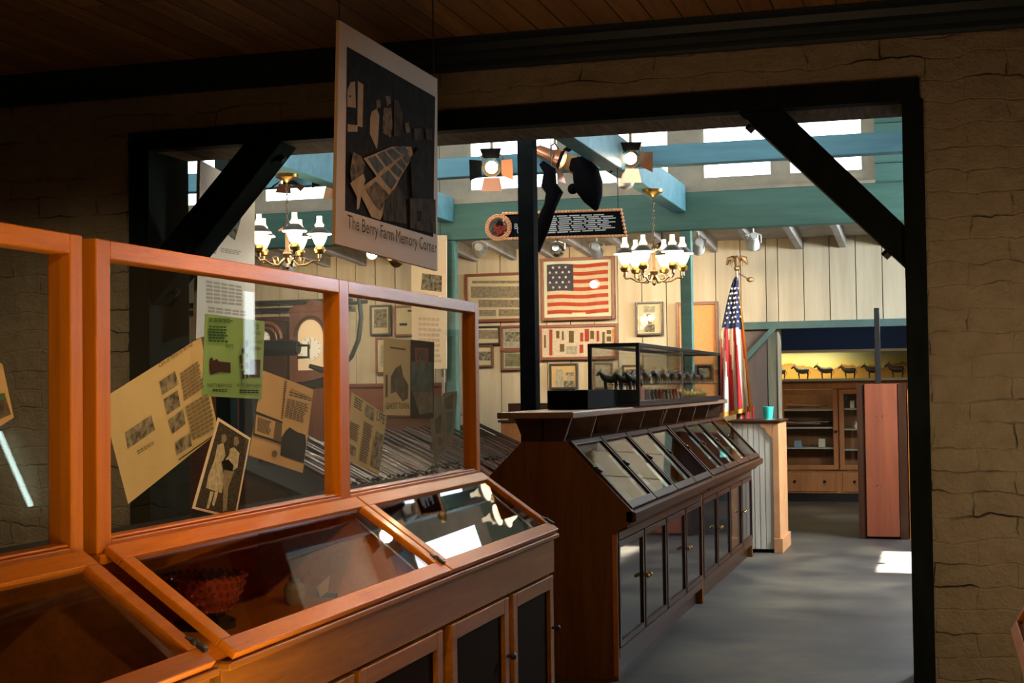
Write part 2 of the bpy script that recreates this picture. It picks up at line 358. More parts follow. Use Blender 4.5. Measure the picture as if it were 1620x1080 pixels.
o = struct('window_8', f, 'cream_trim'); B(1.185,1.195,9.78,10.1,1.52,2.15).build('pane', 'window_glow', o)
# lean-to roof behind the clerestory, with rafters
m = MB(); m.prism([(11.62,2.98),(14.25,2.80),(14.25,2.86),(11.62,3.04)], -9.2, 1.2, 'x'); struct('ceiling_lean_to', m, 'rafter_paint')
x = -8.7; k = 0
while x < 1.0:
    m = MB(); m.prism([(11.63,2.86),(14.19,2.69),(14.19,2.80),(11.63,2.975)], x, x+.06, 'x')
    o = m.build('rafter', 'rafter_paint'); o['kind'] = 'structure'; x += .41; k += 1
# rear wall of upright cream boards with the opening into the last room
m = MB(); x = -9.2; k = 0
while x < 1.2:
    wd = .245 if x > -5 else .22; x2 = min(x+wd, 1.2); z0 = 0 if x2 <= -1.5 else 1.99
    if x < -1.5 < x2: x2 = -1.5; z0 = 0
    m.box(x+.004, x2-.004, 14.2+.004*(k % 3), 14.28, z0, 2.88); x = x2; k += 1
m.box(-9.2,-1.5,14.27,14.4,0,2.9); m.box(-1.5,1.2,14.27,14.4,1.99,2.9)
struct('wall_rear', m, 'cream_board')
m = MB(); m.box(-1.9,1.2,14.1,14.2,1.925,1.995); struct('trim_6', m, 'dark_teal')
m = MB()
x = -9.1
while x < -5.3:
    m.box(x+.05,x+.50,14.165,14.175,.12,.62); m.box(x+.05,x+.50,14.165,14.175,.72,1.36); x += .55
m.box(-9.2,-4.85,14.175,14.2,0,1.42); m.box(-9.2,-4.82,14.13,14.2,1.42,1.455)
struct('trim_7', m, 'frame_redbrown')
# last room
struct('wall_far', B(-4,1.2,17.95,18.1,0,2.6), 'navy_wall')
struct('wall_far_left', B(-3.0,-2.9,14.4,17.95,0,2.6), 'navy_wall')
struct('ceiling_far', B(-4,1.2,14.4,18.0,2.5,2.6), 'dark_inside')

# timber posts, braces and beams of the building
def timber(name, label, mb, mat, cat='beam', group=None, bevel=.006):
    return tag(mb.build(name, mat, bevel=bevel), label, cat, group)
o = timber('timber_post', 'slim black upright post in the middle of the view, in front of the framed flag', B(-2.36,-2.265,8.15,8.25,0,4.0), 'post_black', 'post')
o = timber('timber_post', 'dark upright post at far left, just inside the left jamb of the opening', B(-4.33,-4.23,8.15,8.25,0,4.0), 'black_green_paint', 'post')
o = timber('timber_post', 'teal post under the clerestory beam, behind the right-hand chandelier', B(-1.99,-1.9,11.52,11.61,0,2.634), 'teal_paint', 'post')
o = timber('timber_post', 'teal post under the clerestory beam, beside the hanging text banner', B(-3.98,-3.89,11.52,11.61,0,2.634), 'teal_paint', 'post')
m = MB(); m.bar((-3.98,11.45,2.5),(-3.98,11.45,.4),.02,.02); tag(m.build('conduit', 'cream_trim'), 'thin grey conduit running down the left teal post', 'pipe')
timber('tie_beam', 'pale blue-teal ceiling beam running back above the right-hand chandelier', B(-2.05,-1.93,7.32,11.49,2.78,2.99), 'blue_teal_paint')
timber('tie_beam', 'pale blue-teal ceiling beam running back above the left-hand chandelier', B(-4.0,-3.88,7.32,11.49,2.78,2.99), 'blue_teal_paint')
timber('cross_beam', 'long blue beam crossing in front of the row of high windows', B(-9.1,1.15,9.4,9.5,2.84,2.975), 'blue_teal_paint')
for sx, xa, xb, lab in ((1,-.875,-.15,'dark diagonal brace in the upper right corner of the opening'), (-1,-3.315,-4.04,'thick dark diagonal brace in the upper left corner of the opening')):
    if sx > 0: prof = [(-.90,2.69),(-.69,2.69),(-.15,2.12),(-.15,1.93)]
    else: prof = [(-3.28,2.69),(-3.50,2.69),(-4.04,2.12),(-4.04,1.86)]
    rt = thing('diagonal_brace', lab, 'brace', ((xa+xb)/2,7.0,2.3))
    MB().prism(prof, 6.9, 7.1, 'y').build('timber', 'black_green_paint', rt, world=True, bevel=.006)
    for q in (.07,.9):
        a, b_ = Vector((prof[0][0],7.0,prof[0][1])), Vector((prof[3][0],7.0,prof[3][1])); p = a.lerp(b_, q)
        d = (b_-a).normalized(); n = Vector((-d.z*(1 if sx > 0 else -1),0,d.x*(1 if sx > 0 else -1))); n = n if n.z < 0 else -n
        MB().tube([p-n*.005, p+n*.03], .022, 6).build('bolt', 'iron', rt, world=True)

# outlines and printed marks of the flat things: (axis, plane, centre, outline, marks), metres
FLATS = {
 'care': ('X', -1.945, (3.3804, 1.3349), [(-0.2966, 0.0475), (0.1986, 0.213), (0.24, 0.0969), (0.2539, 0.0478), (0.2966, -0.0499), (-0.1768, -0.213)], [('t', 'ink', 'Care of Plants on Arrival', [(-0.025, 0.1266), (0.1507, 0.1872)]), ('p', 'photo', [(-0.1929, -0.035), (-0.0673, 0.0057), (-0.0478, -0.0331), (-0.1795, -0.0769)]), ('p', 'photo', [(-0.0272, 0.0911), (0.054, 0.119), (0.0739, 0.0841), (-0.0117, 0.0555)]), ('p', 'photo', [(-0.0055, 0.0454), (0.0673, 0.0688), (0.0806, 0.0258), (0.0119, 0.0039)]), ('p', 'photo', [(0.0162, -0.0099), (0.0946, 0.0185), (0.1081, -0.0217), (0.0384, -0.0465)]), ('p', 'photo', [(0.05, -0.0709), (0.1315, -0.0459), (0.1406, -0.0817), (0.0606, -0.1029)]), ('l', 'ink_light', [(0.0771, 0.1145), (0.1971, 0.156), (0.2158, 0.0766), (0.0995, 0.0372)], 8), ('l', 'ink_light', [(0.104, 0.0254), (0.2457, 0.0668), (0.29, -0.0365), (0.1456, -0.0701)], 9), ('l', 'ink', [(0.0651, -0.1133), (0.2899, -0.0463), (0.2929, -0.0513), (0.0678, -0.119)], 1), ('l', 'ink_light', [(-0.1442, -0.0828), (-0.0593, -0.0597), (-0.0551, -0.0689), (-0.136, -0.0933)], 2)]),
 'green': ('X', -1.943, (3.7742, 1.4934), [(-0.173, 0.1196), (0.1939, 0.1132), (0.1687, -0.1196), (-0.1939, -0.1067)], [('t', 'ink', '1935', [(0.1143, 0.0877), (0.1534, 0.0874)]), ('t', 'ink', 'CATALOG', [(0.0971, 0.072), (0.1643, 0.0718)]), ('t', 'ink', 'of', [(0.1259, 0.0582), (0.1363, 0.058)]), ('t', 'ink', 'BERRY PLANTS', [(0.0894, 0.0457), (0.1732, 0.045)]), ('l', 'berry', [(0.0935, 0.0362), (0.1699, 0.036), (0.1697, 0.024), (0.0933, 0.0238)], 3), ('p', 'berry', [(0.091, -0.0031), (0.1581, -0.0027), (0.1535, -0.0556), (0.089, -0.0544)]), ('p', 'berry', [(-0.154, -0.0045), (-0.1432, 0.0008), (-0.1326, -0.0094), (-0.1162, -0.004), (-0.0999, -0.0116), (-0.0329, -0.0134), (-0.0322, -0.0427), (-0.0948, -0.0404), (-0.1493, -0.0485), (-0.1555, -0.033)]), ('t', 'ink', "KNOTT'S BERRY PLACE", [(-0.17, -0.0821), (-0.0254, -0.084)]), ('t', 'ink', "KNOTT'S BERRY NURSERY", [(0.0033, -0.0822), (0.1629, -0.0853)]), ('l', 'ink', [(-0.1417, -0.0869), (-0.0537, -0.0889), (-0.0539, -0.0971), (-0.1419, -0.0952)], 2), ('l', 'ink', [(0.0176, -0.0896), (0.143, -0.0922), (0.1428, -0.1032), (0.0175, -0.1003)], 2), ('l', 'ink_green', [(-0.1632, 0.1091), (-0.0081, 0.1116), (-0.0083, 0.0995), (-0.1634, 0.0975)], 3), ('l', 'ink_green', [(-0.1635, 0.0884), (-0.0483, 0.09), (-0.049, 0.0422), (-0.1641, 0.0418)], 6), ('t', 'ink_green', 'Berry', [(-0.066, 0.0285), (-0.018, 0.0282)]), ('p', 'berry', [(0.0311, 0.028), (0.0488, 0.0311), (0.0515, 0.0175), (0.0367, 0.0118), (0.0298, 0.0198)]), ('p', 'berry', [(0.0514, 0.0121), (0.0663, 0.0151), (0.072, 0.0043), (0.0601, 0.0014)]), ('p', 'berry', [(0.0133, 0.006), (0.0279, 0.0103), (0.0335, -0.0045), (0.0304, -0.018), (0.0188, -0.0155)]), ('p', 'berry', [(0.0481, -0.0138), (0.0658, -0.0108), (0.0703, -0.0285), (0.0548, -0.0313)]), ('p', 'berry', [(0.0216, -0.0208), (0.0333, -0.0194), (0.0349, -0.0315), (0.0243, -0.0316)]), ('p', 'berry', [(0.0243, -0.037), (0.043, -0.0355), (0.0426, -0.0599), (0.0297, -0.0607)]), ('p', 'berry', [(0.0465, -0.0382), (0.0624, -0.0422), (0.0663, -0.0558), (0.0544, -0.0607)]), ('p', 'berry', [(0.0491, 0.0501), (0.0639, 0.0546), (0.0678, 0.0397), (0.0558, 0.0312), (0.0477, 0.0392)])]),
 'couple': ('X', -1.941, (3.6918, 1.1796), [(-0.0255, 0.1463), (0.175, 0.0806), (0.0762, -0.1463), (-0.175, -0.0947)], [('p', 'photo_dark', [(-0.0193, 0.135), (0.1616, 0.0765), (0.0686, -0.1384), (-0.1584, -0.0918)]), ('p', 'photo_light', [(-0.0322, 0.0697), (0.004, 0.074), (0.0156, 0.0389), (-0.0028, 0.0226), (-0.0031, 0.0054), (0.0085, -0.0297), (-0.0102, -0.0657), (-0.0985, -0.0452), (-0.0864, -0.0124), (-0.0507, 0.028), (-0.0409, 0.0473)]), ('p', 'photo_mid', [(-0.0078, 0.0974), (0.0165, 0.0977), (0.0249, 0.0847), (0.0101, 0.0737), (-0.0081, 0.0756)]), ('p', 'photo_light', [(0.0405, 0.0551), (0.0654, 0.0598), (0.0991, 0.0407), (0.0859, 0.0004), (0.0582, -0.0068), (0.0151, -0.0014), (0.0155, 0.0274), (0.034, 0.038)]), ('p', 'photo_mid', [(0.0659, 0.089), (0.091, 0.088), (0.0971, 0.0702), (0.078, 0.0604), (0.063, 0.0657)]), ('p', 'photo_mid', [(0.0029, -0.0018), (0.0644, -0.0089), (0.0265, -0.054), (0.017, -0.1166), (-0.0049, -0.1176), (-0.0039, -0.0518)]), ('p', 'photo_light', [(-0.0777, -0.0551), (-0.0578, -0.0594), (-0.0877, -0.1021), (-0.1016, -0.1009)]), ('p', 'photo_light', [(-0.0519, -0.0587), (-0.0341, -0.0611), (-0.0583, -0.0989), (-0.07, -0.0923)]), ('p', 'ink', [(-0.0149, 0.0232), (0.0277, 0.0268), (0.0584, 0.0077), (0.0519, -0.0093), (-0.0031, 0.0025)])]),
 'tan': ('X', -1.947, (4.0954, 1.2976), [(-0.1302, 0.1612), (0.2295, 0.1025), (0.1418, -0.1612), (-0.2295, -0.0872)], [('t', 'ink', 'BOYSENBERRY', [(0.0581, 0.0929), (0.1919, 0.0679)]), ('l', 'ink_tan', [(0.0474, 0.1), (0.2195, 0.0748), (0.2149, 0.0628), (0.0444, 0.0837)], 2), ('l', 'ink_tan', [(0.0308, 0.0769), (0.1945, 0.0558), (0.1702, -0.0083), (0.0096, 0.0182)], 12), ('p', 'ink', [(0.0452, -0.0134), (0.0968, -0.0297), (0.1596, -0.0407), (0.1661, -0.0677), (0.1478, -0.131), (-0.023, -0.0972), (-0.0141, -0.0432), (0.0154, -0.0241)]), ('p', 'ink_tan', [(-0.1939, 0.0407), (-0.0079, 0.0054), (-0.0184, -0.0602), (-0.2071, -0.0261)]), ('p', 'tan_paper', [(-0.1855, 0.0306), (-0.0563, 0.0073), (-0.074, -0.0455), (-0.1962, -0.0243)]), ('p', 'ink', [(-0.1939, 0.0418), (-0.0079, 0.0054), (-0.0093, 0.0003), (-0.1952, 0.0363)]), ('p', 'ink', [(-0.2071, -0.0229), (-0.0183, -0.0579), (-0.0185, -0.0636), (-0.2072, -0.0283)]), ('l', 'ink_tan', [(-0.1758, 0.0248), (-0.082, 0.0074), (-0.0917, -0.0347), (-0.1839, -0.0176)], 9), ('l', 'ink', [(0.0077, 0.132), (0.0264, 0.1302), (-0.0078, 0.0112), (-0.0209, 0.0144)], 17), ('p', 'ink_tan', [(-0.0837, -0.083), (-0.0643, -0.0782), (-0.0477, -0.0875), (-0.0544, -0.0997), (-0.075, -0.1003), (-0.0876, -0.0912)])]),
 'news': ('X', -1.944, (4.7694, 1.2414), [(-0.1316, 0.1483), (0.1924, 0.0607), (0.112, -0.1483), (-0.1924, -0.0784)], [('l', 'ink', [(-0.1068, 0.1342), (-0.0273, 0.1156), (-0.0438, 0.0773), (-0.1198, 0.0964)], 5), ('p', 'photo', [(-0.0072, 0.1064), (0.0721, 0.0858), (0.0596, 0.042), (-0.0239, 0.065)]), ('t', 'ink', 'LIFE', [(0.0873, 0.0473), (0.1644, 0.0287)]), ('l', 'ink_tan', [(-0.1539, 0.0505), (-0.0667, 0.0306), (-0.088, -0.0275), (-0.1731, -0.0067)], 9), ('p', 'photo', [(-0.1734, -0.0211), (-0.1037, -0.0444), (-0.112, -0.0732), (-0.1861, -0.0581)]), ('l', 'ink_tan', [(-0.0322, 0.0474), (0.0544, 0.027), (-0.0049, -0.1083), (-0.0789, -0.0895)], 16), ('p', 'photo', [(0.0781, 0.0082), (0.1566, -0.0098), (0.1101, -0.1329), (0.0235, -0.1099)])]),
 'ghost_left': ('X', -1.942, (5.0704, 1.4409), [(-0.1371, 0.1442), (0.145, 0.1426), (0.1292, -0.1442), (-0.145, -0.1357)], [('l', 'ink_tan', [(-0.0777, 0.1153), (0.0898, 0.1115), (0.0859, 0.0999), (-0.0729, 0.1042)], 1), ('p', 'photo_brown', [(-0.0229, 0.0347), (0.0339, 0.0479), (0.0594, 0.0035), (0.1129, -0.0286), (0.1058, -0.08), (0.0477, -0.0889), (-0.022, -0.0534), (-0.0741, -0.0593), (-0.0723, 0.0031)]), ('p', 'photo_brown', [(-0.1266, 0.0091), (-0.1029, 0.0092), (-0.1052, -0.0714), (-0.1289, -0.0724)]), ('t', 'ink', 'GHOST TOWN', [(-0.1234, -0.1157), (0.1101, -0.1199)])]),
 'ghost_right': ('X', -1.942, (5.3409, 1.4332), [(-0.1323, 0.1525), (0.1415, 0.1499), (0.1237, -0.1525), (-0.1415, -0.1437)], [('p', 'photo_teal', [(-0.1234, 0.0698), (0.12, 0.0696), (0.112, -0.0485), (-0.1269, -0.0404)]), ('p', 'frame_red', [(-0.0844, 0.1239), (0.07, 0.1247), (0.0641, 0.0669), (-0.0823, 0.069)]), ('p', 'photo_brown', [(-0.0658, 0.1164), (0.046, 0.1161), (0.0407, 0.0753), (-0.0633, 0.0758)]), ('p', 'photo_sand', [(-0.127, -0.0436), (0.112, -0.0499), (0.1093, -0.1293), (-0.0397, -0.1362)])]),
 'faded': ('X', -1.95, (5.5181, 1.2229), [(-0.0879, 0.1412), (0.0795, 0.1472), (0.0879, -0.0586), (-0.0229, -0.1472)], [('p', 'photo_brown', [(-0.0183, 0.0461), (0.0652, 0.0784), (0.0623, -0.0041), (-0.01, -0.0085)]), ('p', 'ink_tan', [(0.0099, -0.0228), (0.0617, -0.0213), (0.0606, -0.0522), (0.0191, -0.0539)])]),
 'faded2': ('X', -1.948, (5.6924, 1.259), [(-0.0924, 0.1187), (0.0933, 0.1278), (0.0192, -0.0993), (-0.0933, -0.1278)], [('p', 'photo_brown', [(-0.0708, 0.0968), (0.0376, 0.1167), (0.0243, 0.0535), (-0.0682, 0.0517)]), ('p', 'photo_teal', [(-0.0516, 0.041), (0.0239, 0.043), (0.006, -0.0303), (-0.0508, -0.0563)])]),
 'left_card': ('X', -1.945, (2.6524, 1.4102), [(-0.0874, 0.112), (0.0477, 0.0532), (0.0874, -0.0623), (-0.0469, -0.112)], [('p', 'photo_brown', [(-0.049, -0.0212), (0.0538, -0.0083), (0.0765, -0.0556), (-0.0277, -0.0807)]), ('p', 'green_ink', [(-0.0275, -0.0214), (0.0553, -0.0093), (0.0575, -0.0224), (-0.0203, -0.0307)])]),
 'sign': ('X', -1.94, (5.0227, 2.2635), [(-0.4736, 0.3913), (0.5291, 0.3909), (0.502, -0.3913), (-0.5291, -0.3754)], [('p', 'photo_black', [(-0.4111, 0.3156), (0.4986, 0.3119), (0.4543, -0.2607), (-0.4429, -0.2551)]), ('p', 'sign_tan', [(-0.3822, 0.1974), (-0.3417, 0.2077), (-0.3382, 0.1158), (-0.4162, 0.1061), (-0.4114, 0.1649)]), ('p', 'sign_tan', [(-0.3182, 0.2146), (-0.2675, 0.211), (-0.2786, 0.0582), (-0.3258, 0.0547)]), ('p', 'sign_tan', [(-0.4143, 0.0464), (-0.3257, 0.057), (-0.3263, 0.0343), (-0.415, 0.0197)]), ('p', 'photo_black', [(-0.3948, 0.1502), (-0.3834, 0.1524), (-0.3836, 0.1434), (-0.395, 0.1412)]), ('p', 'sign_tan', [(-0.1948, 0.1279), (-0.1448, 0.1485), (-0.1203, 0.1271), (-0.1355, 0.0308), (-0.1488, 0.0006), (-0.2153, 0.0458), (-0.2102, 0.102)]), ('p', 'photo_mid2', [(-0.1502, 0.1779), (-0.1124, 0.1873), (-0.1068, 0.1601), (-0.1448, 0.1485)]), ('p', 'photo_mid2', [(-0.0608, 0.2088), (-0.0151, 0.2199), (-0.0027, 0.1958), (-0.0424, 0.1742)]), ('p', 'photo_mid2', [(-0.0813, 0.1624), (-0.0033, 0.1765), (0.008, 0.1112), (-0.0196, 0.0635), (-0.0962, 0.0842)]), ('p', 'photo_dk', [(0.0241, 0.2104), (0.0644, 0.2179), (0.1175, 0.1788), (0.0875, 0.0857), (0.0202, 0.0748)]), ('p', 'photo_mid2', [(0.137, 0.1429), (0.1791, 0.155), (0.1919, 0.1175), (0.1497, 0.1056)]), ('p', 'photo_dk', [(0.2279, 0.1384), (0.315, 0.153), (0.3209, 0.1084), (0.2337, 0.0944)]), ('p', 'photo_dk', [(0.3596, 0.1605), (0.4353, 0.1732), (0.4414, 0.1276), (0.3731, 0.1167)]), ('p', 'photo_mid2', [(-0.0964, 0.077), (-0.0127, 0.0766), (-0.013, 0.0646), (-0.0942, 0.068)]), ('p', 'sign_tan', [(-0.2839, -0.0531), (-0.0074, 0.0318), (0.1973, 0.0626), (0.2246, 0.0319), (0.0829, -0.067), (-0.1309, -0.2549), (-0.2172, -0.2526), (-0.3109, -0.1882), (-0.2983, -0.155), (-0.164, -0.1005)]), ('p', 'photo_blue', [(-0.248, -0.0478), (-0.1744, -0.0276), (-0.0875, -0.0571), (-0.1538, -0.0898)]), ('p', 'photo_blue', [(-0.1556, -0.0192), (-0.0858, 0.0035), (0.0041, -0.025), (-0.0682, -0.052)]), ('p', 'photo_blue', [(-0.0729, 0.0064), (-0.0076, 0.025), (0.0852, 0.0111), (0.0175, -0.0173)]), ('p', 'photo_blue', [(0.0056, 0.028), (0.1137, 0.0545), (0.1685, 0.0384), (0.099, 0.0181)]), ('p', 'photo_blue', [(-0.1265, -0.0954), (-0.0491, -0.0612), (0.0352, -0.0904), (-0.0186, -0.1285)]), ('p', 'photo_blue', [(-0.0295, -0.0546), (0.0172, -0.0279), (0.097, -0.0481), (0.0557, -0.0755)]), ('p', 'photo_blue', [(0.0306, -0.0211), (0.0849, 0.0013), (0.132, -0.0211), (0.1109, -0.0413)]), ('p', 'photo_blue', [(0.0987, 0.0083), (0.1544, 0.0313), (0.1816, 0.0107), (0.1461, -0.0118)]), ('p', 'photo_mid2', [(-0.2689, -0.1626), (-0.1769, -0.1208), (-0.0517, -0.1517), (-0.1363, -0.2228)]), ('p', 'photo_mid2', [(-0.3883, -0.0462), (-0.3191, -0.0492), (-0.2785, -0.0751), (-0.3093, -0.1247), (-0.4022, -0.1506), (-0.4183, -0.1173)]), ('p', 'sign_tan', [(-0.4193, -0.1595), (-0.3677, -0.1371), (-0.2972, -0.1095), (-0.28, -0.1299), (-0.3105, -0.1701), (-0.3413, -0.2369), (-0.3611, -0.2436), (-0.3577, -0.1985)]), ('p', 'photo_dk', [(-0.0909, -0.1801), (0.0414, -0.1064), (0.108, -0.1368), (0.1322, -0.2415), (-0.1183, -0.2535)]), ('p', 'photo_black', [(0.1747, 0.0146), (0.2834, 0.076), (0.3706, 0.0435), (0.3511, -0.0968), (0.2899, -0.1749), (0.2182, -0.173), (0.185, -0.1076)]), ('p', 'photo_dk', [(0.163, -0.1399), (0.4564, -0.1096), (0.4593, -0.2489), (0.1595, -0.2534)]), ('p', 'photo_black', [(0.2321, -0.1814), (0.2899, -0.1749), (0.2813, -0.216), (0.238, -0.2206)]), ('t', 'sign_ink', 'The Berry Farm Memory Corner', [(-0.4489, -0.3151), (0.4613, -0.3252)])]),
 'banner_left': ('X', -3.9, (7.4816, 2.1796), [(-0.2994, 0.4951), (0.3618, 0.4142), (0.3487, -0.3665), (-0.3618, -0.4951)], [('p', 'photo', [(-0.0726, 0.1378), (0.2122, 0.3261), (0.2003, 0.255), (0.1019, 0.0866)]), ('p', 'photo_light2', [(-0.2226, 0.0564), (-0.0736, 0.0703), (-0.1349, -0.012), (-0.204, -0.013)]), ('l', 'ink_faint', [(-0.245, -0.1627), (0.2475, -0.1695), (0.2456, -0.2893), (-0.2468, -0.2947)], 6), ('l', 'ink_faint', [(-0.0741, 0.0317), (0.1968, 0.0338), (0.1963, 0.0059), (-0.0745, 0.0028)], 3), ('l', 'ink_faint', [(-0.2276, -0.3079), (0.2561, -0.3138), (0.2555, -0.3487), (-0.2281, -0.3457)], 2)]),
 'banner_mid': ('Y', 11.3, (-4.0433, 2.1127), [(-0.1542, 0.5556), (0.156, 0.5425), (0.1424, -0.5556), (-0.156, -0.5507)], [('p', 'photo', [(-0.0578, 0.237), (0.1133, 0.2101), (0.1117, 0.0746), (-0.0705, 0.1012)]), ('l', 'ink_red', [(-0.0953, -0.1179), (0.1146, -0.1338), (0.11, -0.5135), (-0.0999, -0.5099)], 9)]),
 'marquee': ('Y', 9.0, (-2.2965, 2.4338), [(-0.4038, 0.0889), (0.3738, 0.0769), (0.4038, -0.0889), (-0.3932, -0.0759)], [('t', 'white_ink', 'J I', [(-0.2938, 0.0183), (-0.2514, 0.0164)]), ('t', 'white_ink', 'BRIDLES', [(-0.3326, -0.0128), (-0.1588, -0.0163)]), ('t', 'white_ink', '(1870s)', [(-0.3158, -0.0341), (-0.2013, -0.0349)]), ('l', 'white_ink', [(-0.1282, 0.0639), (0.353, 0.0578), (0.3513, -0.0506), (-0.1298, -0.0542)], 9)]),
 'pan': ('Y', 14.16, (-4.3191, 2.3142), [(-0.3174, 0.2193), (0.3228, 0.1975), (0.317, -0.2193), (-0.3228, -0.2027)], [('p', 'photo_sepia', [(-0.277, 0.179), (0.309, 0.1595), (0.3086, 0.1338), (-0.2774, 0.153)]), ('p', 'photo_sepia', [(-0.2914, 0.121), (0.2949, 0.1021), (0.2933, -0.0134), (-0.2929, 0.0042)]), ('p', 'photo_sepia', [(-0.2115, -0.0177), (0.293, -0.0326), (0.2919, -0.1096), (-0.2125, -0.0954)]), ('p', 'photo_sepia', [(-0.2061, -0.1215), (-0.0234, -0.1266), (-0.0243, -0.1911), (-0.2069, -0.1863)]), ('p', 'photo_sepia', [(0.0036, -0.1209), (0.2916, -0.1289), (0.2907, -0.1994), (0.0027, -0.1918)])]),
 'medals': ('Y', 14.16, (-3.4848, 1.8415), [(-0.3728, 0.1474), (0.3769, 0.1294), (0.3725, -0.1474), (-0.3769, -0.1335)], [('p', 'frame_red', [(-0.3004, 0.1329), (-0.2674, 0.1321), (-0.2712, -0.1291), (-0.3041, -0.1285)]), ('p', 'frame_red', [(0.0665, 0.1305), (0.112, 0.1294), (0.1101, 0.0029), (0.0646, 0.0039)]), ('p', 'ink_tan', [(-0.2281, 0.1185), (-0.1952, 0.1177), (-0.1963, 0.0413), (-0.2292, 0.042)]), ('p', 'ink_tan', [(-0.1691, 0.1107), (-0.1494, 0.1102), (-0.1507, 0.0212), (-0.1704, 0.0217)]), ('p', 'ink_tan', [(-0.0969, 0.1154), (-0.0446, 0.1141), (-0.0464, -0.0064), (-0.0987, -0.0053)]), ('p', 'frame_red', [(0.0204, 0.0936), (0.0529, 0.0928), (0.0516, 0.0042), (0.019, 0.0049)]), ('p', 'ink_tan', [(-0.1906, -0.0161), (-0.1447, -0.017), (-0.1458, -0.0933), (-0.1917, -0.0924)]), ('p', 'photo_light2', [(-0.1253, -0.0365), (-0.0142, -0.0388), (-0.0154, -0.1212), (-0.1265, -0.1191)]), ('p', 'frame_red', [(0.012, -0.0267), (0.0511, -0.0275), (0.0499, -0.1098), (0.0108, -0.109)]), ('p', 'ink_tan', [(0.1247, 0.1102), (0.1636, 0.1092), (0.1623, 0.0271), (0.1234, 0.0279)]), ('p', 'frame_red', [(0.1895, 0.1086), (0.2153, 0.108), (0.2137, 0.0007), (0.1878, 0.0013)]), ('p', 'ink_tan', [(0.2475, 0.0946), (0.2733, 0.094), (0.2713, -0.0321), (0.2455, -0.0315)]), ('p', 'ink_tan', [(0.2929, 0.1125), (0.338, 0.1114), (0.3374, 0.0736), (0.2923, 0.0747)]), ('p', 'ink_tan', [(0.2919, 0.0495), (0.337, 0.0485), (0.3362, -0.0019), (0.2911, -0.001)]), ('p', 'frame_orange', [(0.351, 0.1237), (0.3768, 0.1231), (0.3726, -0.1411), (0.3469, -0.1407)]), ('p', 'ink_tan', [(-0.354, 0.0767), (-0.3342, 0.0763), (-0.336, -0.0513), (-0.3558, -0.0509)])]),
 'poster_s': ('Y', 14.16, (-2.7589, 2.0567), [(-0.115, 0.1469), (0.1196, 0.1401), (0.1149, -0.1469), (-0.1196, -0.1415)], [('p', 'photo_light2', [(-0.058, 0.1264), (0.0561, 0.1232), (0.0551, 0.0607), (-0.059, 0.0638)]), ('p', 'photo_sand', [(-0.0275, 0.0504), (0.0232, 0.0491), (0.0216, -0.051), (-0.0291, -0.0497)]), ('p', 'photo', [(-0.0546, -0.0553), (0.0531, -0.058), (0.0519, -0.1329), (-0.0558, -0.1304)])]),
 'a1': ('Y', 14.16, (-4.4307, 1.9285), [(-0.1106, 0.0768), (0.1125, 0.0714), (0.1106, -0.0768), (-0.1125, -0.072)], [('p', 'photo_sepia', [(-0.1109, 0.0574), (0.1055, 0.0522), (0.1043, -0.038), (-0.112, -0.0332)])]),
 'b1': ('Y', 14.16, (-4.1686, 1.897), [(-0.1024, 0.1019), (0.1051, 0.0969), (0.1023, -0.1019), (-0.1051, -0.0977)], [('p', 'photo', [(-0.0828, 0.0628), (0.0846, 0.0589), (0.0832, -0.0373), (-0.0841, -0.0338)])]),
 'c1': ('Y', 14.16, (-4.4705, 1.7194), [(-0.0665, 0.0916), (0.0689, 0.0889), (0.0665, -0.0916), (-0.0689, -0.0894)], [('p', 'photo', [(-0.0671, 0.0464), (0.0683, 0.0437), (0.0671, -0.0465), (-0.0683, -0.0441)])]),
 'd1': ('Y', 14.16, (-4.1717, 1.6722), [(-0.0959, 0.082), (0.0981, 0.0782), (0.0959, -0.082), (-0.0981, -0.0788)], [('p', 'photo_olive', [(-0.0827, 0.0688), (0.0846, 0.0656), (0.0828, -0.0625), (-0.0844, -0.0597)])]),
 'port': ('Y', 14.16, (-3.6411, 1.5009), [(-0.123, 0.1098), (0.1261, 0.1056), (0.1229, -0.1098), (-0.1261, -0.1066)], [('p', 'photo_light2', [(-0.084, 0.0709), (-0.0052, 0.0697), (-0.0079, -0.1081), (-0.0866, -0.1071)]), ('p', 'photo', [(0.0205, 0.0375), (0.1055, 0.0362), (0.105, 0.0045), (0.02, 0.0058)]), ('p', 'photo_light2', [(0.0331, 0.0056), (0.092, 0.0047), (0.0912, -0.046), (0.0324, -0.0452)]), ('p', 'photo', [(-0.0004, -0.0447), (0.1173, -0.0463), (0.1164, -0.1097), (-0.0013, -0.1082)])]),
 'f603': ('Y', 14.16, (-5.6076, 2.1138), [(-0.0905, 0.1378), (0.0934, 0.1326), (0.0904, -0.1378), (-0.0934, -0.1335)], [('p', 'photo', [(-0.0694, 0.1173), (0.072, 0.1134), (0.0699, -0.0779), (-0.0715, -0.0745)])]),
 'f637': ('Y', 14.16, (-5.3333, 2.1002), [(-0.0965, 0.1372), (0.0995, 0.1317), (0.0964, -0.1372), (-0.0995, -0.1327)], [('p', 'ink', [(-0.0632, -0.0217), (0.0209, -0.0238), (0.0206, -0.0501), (-0.0635, -0.048)]), ('p', 'ink', [(0.0295, 0.114), (0.0784, 0.1126), (0.0781, 0.0929), (0.0292, 0.0943)])]),
 'f602': ('Y', 14.16, (-5.5903, 1.7436), [(-0.0476, 0.1691), (0.0513, 0.1669), (0.0475, -0.1691), (-0.0513, -0.1676)], [('p', 'photo_light2', [(-0.0199, 0.1157), (0.0366, 0.1145), (0.034, -0.1162), (-0.0224, -0.1152)])]),
